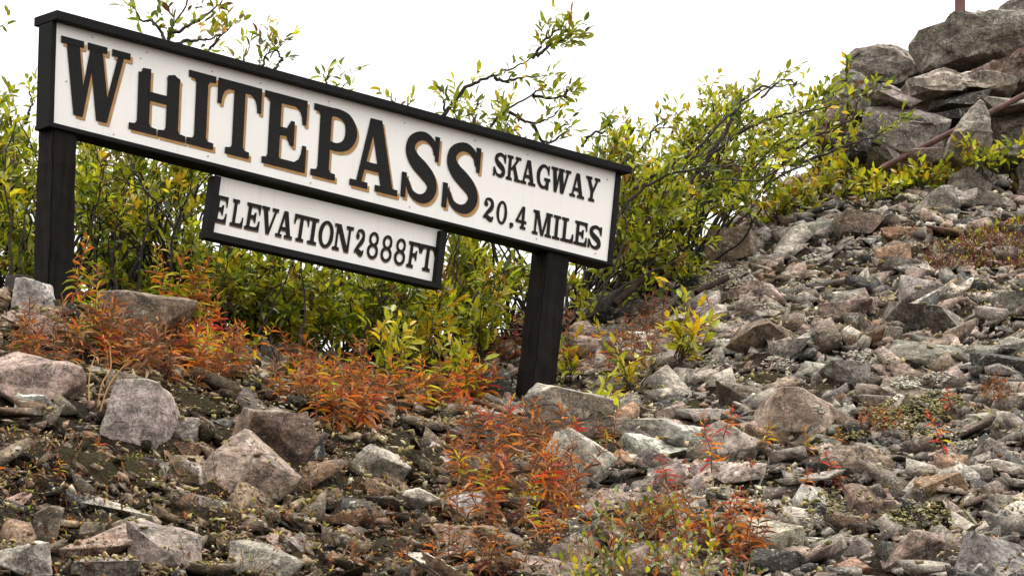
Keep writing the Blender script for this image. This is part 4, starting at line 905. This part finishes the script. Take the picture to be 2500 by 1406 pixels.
for i, (u, v) in enumerate([(2080, 470), (2140, 462), (2200, 462), (2250, 458), (2300, 450), (2400, 425), (2470, 420), (2010, 490), (1950, 515), (1890, 545), (2130, 490), (2050, 440)]):
    sapling('low mat of yellow-green willow leaves along the foot of the outcrop', u, v, 55 if not 2150 < u < 2350 else 34, 110, 9, {'lime': 4, 'yellow': 1.4, 'green': 4, 'ochre': .6}, 80 + i, 'creeping willows below the outcrop', .045, .075, 'creeping_willow', .5, 'shrub')

# ------------------------------------------------------------------ fireweed and other autumn plants
MIX = {'go': {'lime': 2, 'yellow': 1.6, 'orange': 2.4, 'rust': 1, 'green': 1.2}, 'br': {'rust': 3, 'dull': 4, 'brown': 3, 'orange': 1.2, 'tan': 2, 'wine': 1}, 'or': {'orange': 2, 'rust': 3, 'ochre': 1, 'dull': 2.6, 'tan': 1.2, 'brown': 1, 'lime': .3},
       'rust': {'rust': 3.4, 'orange': 1.6, 'dull': 2.4, 'brown': 2.2, 'wine': 1, 'tan': .6}, 'red': {'red': 4, 'wine': 1.4, 'orange': .8}, 'ro': {'red': 2, 'orange': 3, 'yellow': .6}, 'yo': {'ochre': 3, 'yellow': 1, 'orange': 1.6}}
def fireweed(u, v, hpx, mixk, seed, label, group, lmul=1.0, name='fireweed', stems=1, onrock=False):
    r = np.random.default_rng(seed); pl = Plant(); b = surf(u, v)[0] if onrock else G(u, v); m = mpp(b[1]); mix = MIX[mixk]
    for s_ in range(stems):
        h = hpx * m * r.uniform(.8, 1.05); o = b + np.array([r.normal(), r.normal(), 0]) * (.03 if stems > 1 else 0); o[2] = (b[2] if onrock else gz(o[0], o[1])) - .02
        tip = o + np.array([r.normal() * .28 * h, r.normal() * .18 * h, h]); c = wobble([o, o + (tip - o) * .5 + r.normal(size=3) * .03 * h, tip], r, 6, .004); pl.tube(c, .0042, .0018, 4)
        n = int(12 + h * 40); ph = r.uniform(0, 6)
        for k in range(n):
            t = .22 + .78 * (k / n) ** .85; f = t * (len(c) - 1); i = min(int(f), len(c) - 2); q = c[i] + (c[i + 1] - c[i]) * (f - i)
            a = ph + k * 2.4; out = np.array([cos(a), sin(a), 0]); el = -.15 + 1.15 * t ** 2 + r.normal() * .2
            l = r.uniform(.065, .115) * lmul * (1.08 - .62 * max(0, t - .45) / .55) * min(1, .5 + h * 1.6)
            pl.leaf(q, out * cos(el) + np.array([0, 0, sin(el)]), l, l * r.uniform(.13, .21), r.uniform(.1, .9) * (1 - .6 * t), pick(r, mix))
    return pl.build(name, b, label, 'plant', group, M_STEM, M_WEED, 'stem', 'leaves')
CL = [((180, 490), (755, 800), 18, (150, 215), 'go', 'tall fireweed turning from green to orange behind the dark-creased boulder', 1),
      ((-10, 330), (860, 905), 30, (80, 150), 'br', 'withered rusty fireweed clustered round the foot of the sign post', 2),
      ((330, 640), (900, 940), 26, (80, 150), 'br', 'rust-brown fireweed along the bank beside the dark-creased boulder', 2),
      ((620, 780), (930, 965), 8, (80, 130), 'or', 'orange fireweed under the green sapling', 2),
      ((700, 1150), (985, 1065), 42, (80, 150), 'or', 'feathery orange-brown fireweed massed between bank and yellow saplings', 2),
      ((1120, 1360), (1110, 1280), 36, (90, 165), 'rust', 'rusty red-brown fireweed growing beside the three-cornered granite rock', 2),
      ((1050, 1380), (1270, 1420), 24, (80, 120), 'rust', 'short rusty fireweed around the bright broken stone', 1),
      ((1350, 1480), (1090, 1140), 4, (70, 110), 'or', 'orange fireweed hanging over the flat-topped tan boulder', 1),
      ((1430, 1810), (1330, 1450), 15, (90, 150), 'rust', 'rusty fireweed standing among the green ground cover', 2),
      ((1490, 1720), (790, 900), 18, (60, 110), 'br', 'small reddish-brown fireweed behind the spreading sapling', 2),
      ((1220, 1300), (770, 930), 8, (80, 120), 'br', 'brown fireweed pressed against the further sign post', 2),
      ((1380, 1470), (800, 930), 8, (70, 120), 'rust', 'red-brown fireweed on the slope side of the further sign post', 2),
      ((2090, 2330), (395, 425), 14, (40, 70), 'br', 'red-brown seedlings at the foot of the square-cut block', 3),
      ((2420, 2510), (330, 410), 8, (50, 90), 'br', 'red-brown seedlings beside the upright three-cornered rock', 3),
      ((0, 160), (1150, 1180), 4, (30, 50), 'or', 'tiny orange seedlings on the earthy bank', 1),
      ((880, 1060), (1330, 1400), 6, (50, 90), 'rust', 'small rusty fireweed at the foot of the bank', 1)]
sd = 900
for (u0, u1), (v0, v1), n, (h0, h1), mk, lab, st in CL:
    rr = np.random.default_rng(sd); cen = [(rr.uniform(u0, u1), rr.uniform(v0, v1)) for q in range(max(2, n // 4))]
    for k in range(n):
        sd += 1; cu, cv = cen[k % len(cen)]; fu = np.clip(cu + rr.normal() * 55, u0 - 10, u1 + 10); fv = np.clip(cv + rr.normal() * 20, v0, v1)
        mk2 = mk if rr.random() < .72 else ['go', 'ro', 'or', 'br'][int(rr.integers(4))]
        fireweed(fu, fv, rr.uniform(h0 * .75, h1 * 1.2), mk2, sd, lab, 'autumn fireweed', 1.0 if h0 > 60 else .7, 'fireweed', st)
for i, (u, v, h, mk, lab) in enumerate([
    (560, 880, 130, 'red', 'bright red-tipped fireweed beside the dark bush'), (868, 1040, 90, 'ro', 'fiery orange-red fireweed at the edge of the bank'), (848, 1005, 80, 'ro', 'fiery orange fireweed just above the thin pink slab'),
    (1762, 1080, 115, 'ro', 'orange-topped fireweed standing before the rounded brown rock'), (1738, 1150, 130, 'ro', 'scarlet and orange fireweed in front of the bulky pale rock'), (1636, 1195, 100, 'red', 'crimson fireweed below the broad whitish slab'),
    (1685, 1150, 45, 'red', 'tiny crimson seedling beside the broad whitish slab'), (1832, 1180, 70, 'red', 'vivid red fireweed beneath the bulky pale rock'), (1872, 1095, 70, 'yo', 'yellow-orange fireweed against the dark hollow'),
    (1974, 1120, 75, 'yo', 'yellow-orange fireweed in front of the big pinkish slab'), (1955, 1185, 55, 'ro', 'small orange-red fireweed near the brown cube-like rock'), (2036, 1180, 75, 'red', 'red fireweed leaning over the rounded reddish rock'),
    (2050, 1190, 60, 'ro', 'orange-red fireweed before the rounded reddish rock'), (2330, 1000, 70, 'red', 'red forked fireweed above the yellowish lichen'), (2312, 1110, 110, 'ro', 'tall red-brown fireweed among the yellowish lichen'),
    (2040, 1075, 45, 'yo', 'small yellowish seedling beside the big pinkish slab'), (2140, 1050, 40, 'red', 'small red seedling at the edge of the brown cushion'), (1775, 1270, 90, 'ro', 'reddish fireweed above the green ground cover'),
    (255, 1100, 40, 'ro', 'little orange seedling beneath the pale-topped blocky boulder'), (1500, 1130, 60, 'yo', 'yellow sprig at the end of the flat-topped boulder')]):
    fireweed(u, v, h * 1.12, mk, 3000 + i, lab, 'single fireweed plants on the open slope', .85 if h > 60 else .65, onrock=True)

# green ground cover
def cover(label, poly, n, mix, seed, hmax, lmin, lmax, name='ground_cover', wr=.5):
    r = np.random.default_rng(seed); pl = Plant(); pts = inpoly(poly, r, n)
    for (u, v) in pts:
        b, bn = surf(u, v); h = r.uniform(.3, 1) * hmax
        if bn[2] < .25 and r.random() < .6: continue
        if name == 'bank_sprigs' and abs(b[2] - gz(b[0], b[1])) > .08: continue
        twig(pl, r, b - np.array([0, 0, .01]), np.array([r.normal() * .5, r.normal() * .5, 1]), h, mix, lmin, lmax, .9, .0016, wr)
    o = np.array(G(*pts[0])); m = pl.leaves_mesh(name, M_LEAF, o)
    e = link(name, m, None, o); tag(e, label, 'plants', kind='stuff')
    s = link('stems', mesh_np('stems', np.vstack(pl.tv) - o, np.vstack(pl.tf), M_STEM), e); s['kind'] = 'stuff'
cover('low green and yellow leafy ground cover at the bottom of the slope', [(1400, 1290), (1500, 1240), (1700, 1260), (1800, 1330), (1830, 1460), (1400, 1460)], 260, {'green': 3, 'sage': 1.6, 'lime': .9, 'yellow': .5, 'rust': 2.4, 'dull': 2, 'deep': 1.5}, 41, .14, .03, .05)
cover('dark brown and olive litter of small leaves under the bushes', [(180, 820), (600, 900), (1000, 980), (1250, 950), (1400, 900), (1400, 800), (1200, 800), (900, 850), (500, 800)], 220, {'green': 2, 'dull': 2, 'brown': 2, 'yellow': .7}, 42, .1, .03, .055, 'leaf_undergrowth')
cover('sparse small leaves and moss sprigs on the earthy bank', [(0, 1020), (300, 1100), (800, 1080), (1300, 1280), (1400, 1406), (0, 1406)], 900, {'brown': 4, 'dull': 2.4, 'green': .8, 'tan': 1.5, 'yellow': .4, 'rust': 1}, 43, .05, .014, .028, 'bank_sprigs', .4)
cover('red-stemmed yellow-green heather mat on the upper slope', [(2240, 640), (2300, 580), (2400, 570), (2540, 560), (2540, 660), (2400, 655), (2300, 660)], 1000, {'lime': 1.6, 'wine': 6, 'brown': 2, 'dull': 3}, 44, .065, .014, .026, 'heather_mat', .4)
cover('mossy yellow-green mat above the heather', [(2290, 590), (2400, 560), (2500, 530), (2520, 550), (2330, 600)], 220, {'lime': 3, 'green': 2, 'yellow': .6, 'ochre': 1, 'wine': 2}, 45, .035, .016, .028, 'moss_mat', .5)
for i, (u, v, rx, ry) in enumerate([(2150, 1030, 62, 28), (2430, 955, 60, 30)]):
    cover(['brown cushion plant among the yellowish lichen', 'brown cushion plant beside the white lichen patch'][i], [(u + rx * cos(a), v + ry * sin(a)) for a in np.linspace(0, 6, 9)], 120, {'brown': 4, 'rust': 2, 'ochre': 1}, 46 + i, .06, .014, .024, 'cushion_plant', .5)

# lichen: crumbly pale clumps
def lichen(label, spots, seed, colr, name='lichen'):
    r = np.random.default_rng(seed); dirs, f = ico(1); AV = []; AF = []; AC = []; b = 0
    for (u, v, rx, ry, n) in spots:
        for k in range(int(n * 2.6)):
            a = r.uniform(0, 2 * pi); q = sqrt(r.random()); g, gn = surf(u + cos(a) * rx * q, v + sin(a) * ry * q)
            if gn[2] < .3: continue
            s = r.uniform(.003, .0085); AV.append(dirs * (1 + r.normal(size=(len(dirs), 1)) * .5) * s * np.array([1.2, 1.2, .8]) + g + np.array([0, 0, s * .5 + r.uniform(0, .02)])); AF.append(f + b); b += len(dirs)
            AC.append(np.repeat(np.array(colr)[None] * r.uniform(.7, 1.15), len(dirs), 0))
    tag(link(name, mesh_np(name, np.vstack(AV), np.vstack(AF), M_LICH, colr=np.vstack(AC))), label, 'lichen', kind='stuff')
lichen('cream-white crumbly lichen in patches between the rocks', [(1740, 660, 50, 30, 90), (1800, 690, 40, 30, 70), (1870, 745, 30, 16, 40), (1900, 890, 40, 14, 50), (1990, 640, 30, 12, 30), (2100, 870, 30, 10, 40), (2130, 885, 40, 12, 60), (2215, 940, 40, 14, 80), (2290, 925, 34, 12, 60), (2350, 1080, 40, 24, 80), (2300, 1060, 26, 14, 40), (1720, 885, 36, 14, 50), (1640, 1245, 60, 16, 60), (1830, 1235, 50, 12, 60), (1860, 500, 20, 12, 30), (2000, 1010, 20, 10, 20)], 51, (.48, .45, .37))
lichen('yellowish green crumbly lichen and moss around the brown cushion', [(2220, 1020, 90, 50, 230), (2300, 990, 60, 30, 120), (2080, 1060, 40, 20, 60), (2330, 620, 50, 12, 50), (2150, 1000, 60, 20, 80), (1740, 700, 60, 20, 60), (2050, 1240, 90, 40, 90), (2250, 1260, 90, 30, 90)], 52, (.27, .24, .10))

# dry straw stalks
def stalk(label, pts, d=None, r0=.0045, n=1, seed=1, group='dry straw stalks'):
    r = np.random.default_rng(seed); pl = Plant(); b = G(*pts[0]); d = b[1]
    c = np.array([P(float(u), float(v), d + .05 * i) for i, (u, v) in enumerate(pts)]); c[0, 2] -= .03
    pl.tube(spl([tuple(q) for q in c], 6), r0, r0 * .5, 5)
    for k in range(n):
        a = r.normal(size=3); pl.leaf(c[-1], unit(c[-1] - c[-2] + a * .3), .06, .014, .4, np.array(LC['ochre']))
    return pl.build('dry_stalk', b, label, 'plant', group, M_STRAW, M_WEED, 'stem', 'withered_leaf')
stalk('tall bent straw stalk curving against the sign post', [(100, 720), (104, 660), (118, 612), (136, 588), (152, 592)], r0=.007, n=2)
stalk('straight ochre stalk rising beside the pale-topped boulder', [(222, 1005), (216, 950), (222, 900), (232, 870)], n=3, seed=2)
stalk('leaning ochre stalk beside the pale-topped boulder', [(240, 1010), (262, 950), (292, 905), (322, 880)], n=3, seed=3)
stalk('short ochre stalk with side blades beside the pale-topped boulder', [(236, 1000), (248, 940), (270, 900), (268, 850)], n=3, seed=4)
stalk('arching ochre blade in front of the dark-creased boulder', [(300, 915), (310, 880), (330, 872), (350, 892)], r0=.005, seed=5)
stalk('pale upright straw by the whitish pointed rock', [(72, 850), (74, 810), (78, 770)], r0=.006, seed=6)
stalk('long grass blade arching below the granite rock', [(1380, 1290), (1330, 1252), (1270, 1248), (1240, 1252)], r0=.004, seed=7)
stalk('curved dead stem bending beside the ground cover', [(1318, 1340), (1312, 1300), (1296, 1272), (1280, 1262)], r0=.004, seed=8)

# ------------------------------------------------------------------ timber, pipe and post
def rod(name, p0, p1, rad, mat, label, cat, seed, sides=14, n=18, rough=.06, taper=1.0, cap_mat=None):
    r = np.random.default_rng(seed); p0, p1 = np.array(p0, float), np.array(p1, float); o = (p0 + p1) / 2; ax_ = unit(p1 - p0)
    a = unit(np.cross(ax_, [.1, .2, 1])); b = np.cross(ax_, a); V = []
    off = r.uniform(0, 50, 3)
    for k in range(n + 1):
        t = k / n; c = p0 + (p1 - p0) * t - o; rr_ = rad * (1 + (taper - 1) * t)
        ang = np.linspace(0, 2 * pi, sides, endpoint=False)
        q = c + rr_ * (np.cos(ang)[:, None] * a + np.sin(ang)[:, None] * b)
        q = q + (q - c) * (rough * 2 * fbm(q * 9 + off, 3))[:, None]; V.append(q)
    V = np.vstack(V); bm = bmesh.new(); vs_ = [bm.verts.new(q) for q in V]
    for k in range(n):
        for j in range(sides): bm.faces.new([vs_[k * sides + j], vs_[k * sides + (j + 1) % sides], vs_[(k + 1) * sides + (j + 1) % sides], vs_[(k + 1) * sides + j]]).smooth = True
    bm.faces.new(vs_[:sides][::-1]); bm.faces.new(vs_[-sides:]); bmesh.ops.recalc_face_normals(bm, faces=bm.faces)
    me = bpy.data.meshes.new(name); bm.to_mesh(me); bm.free(); me.materials.append(mat); me.set_sharp_from_angle(angle=radians(50))
    ob = link(name, me, None, o); tag(ob, label, cat); return ob
rod('pipe', P(2150, 412, 27.65), P(2600, 182, 27.95), .02, M_RUST, 'rusty iron pipe lying aslant across the outcrop', 'pipe', 1, rough=.02)
rod('iron_post', P(2345, 120, 29.6), P(2338, -560, 29.6), .04, M_POLE, 'red-brown iron post standing on top of the outcrop', 'post', 2, rough=.01, sides=8)
rod('log', P(1584, 668, 25.15), P(1500, 745, 24.95), .02, M_LOG, 'fallen dark log with reddish cut end under the willow', 'log', 3, rough=.12)
rod('log', P(1775, 678, 25.6), P(1700, 716, 25.4), .02, M_LOG, 'short dead branch stub sticking out of the rubble by cream lichen', 'log', 4, rough=.1)
def stake(px, d, depth, label, seed):
    pts = [P(float(u), float(v), d) for u, v in px]; o = np.mean(pts, axis=0)
    e = obj_ng('stake', [prism(pts, depth)], M_WOOD, o, None, .008); tag(e, label, 'stake')
stake([(38, 668), (76, 672), (74, 790), (34, 788)], 21.35, .1, 'short grey timber stump beside the sign post by the whitish rock', 1)
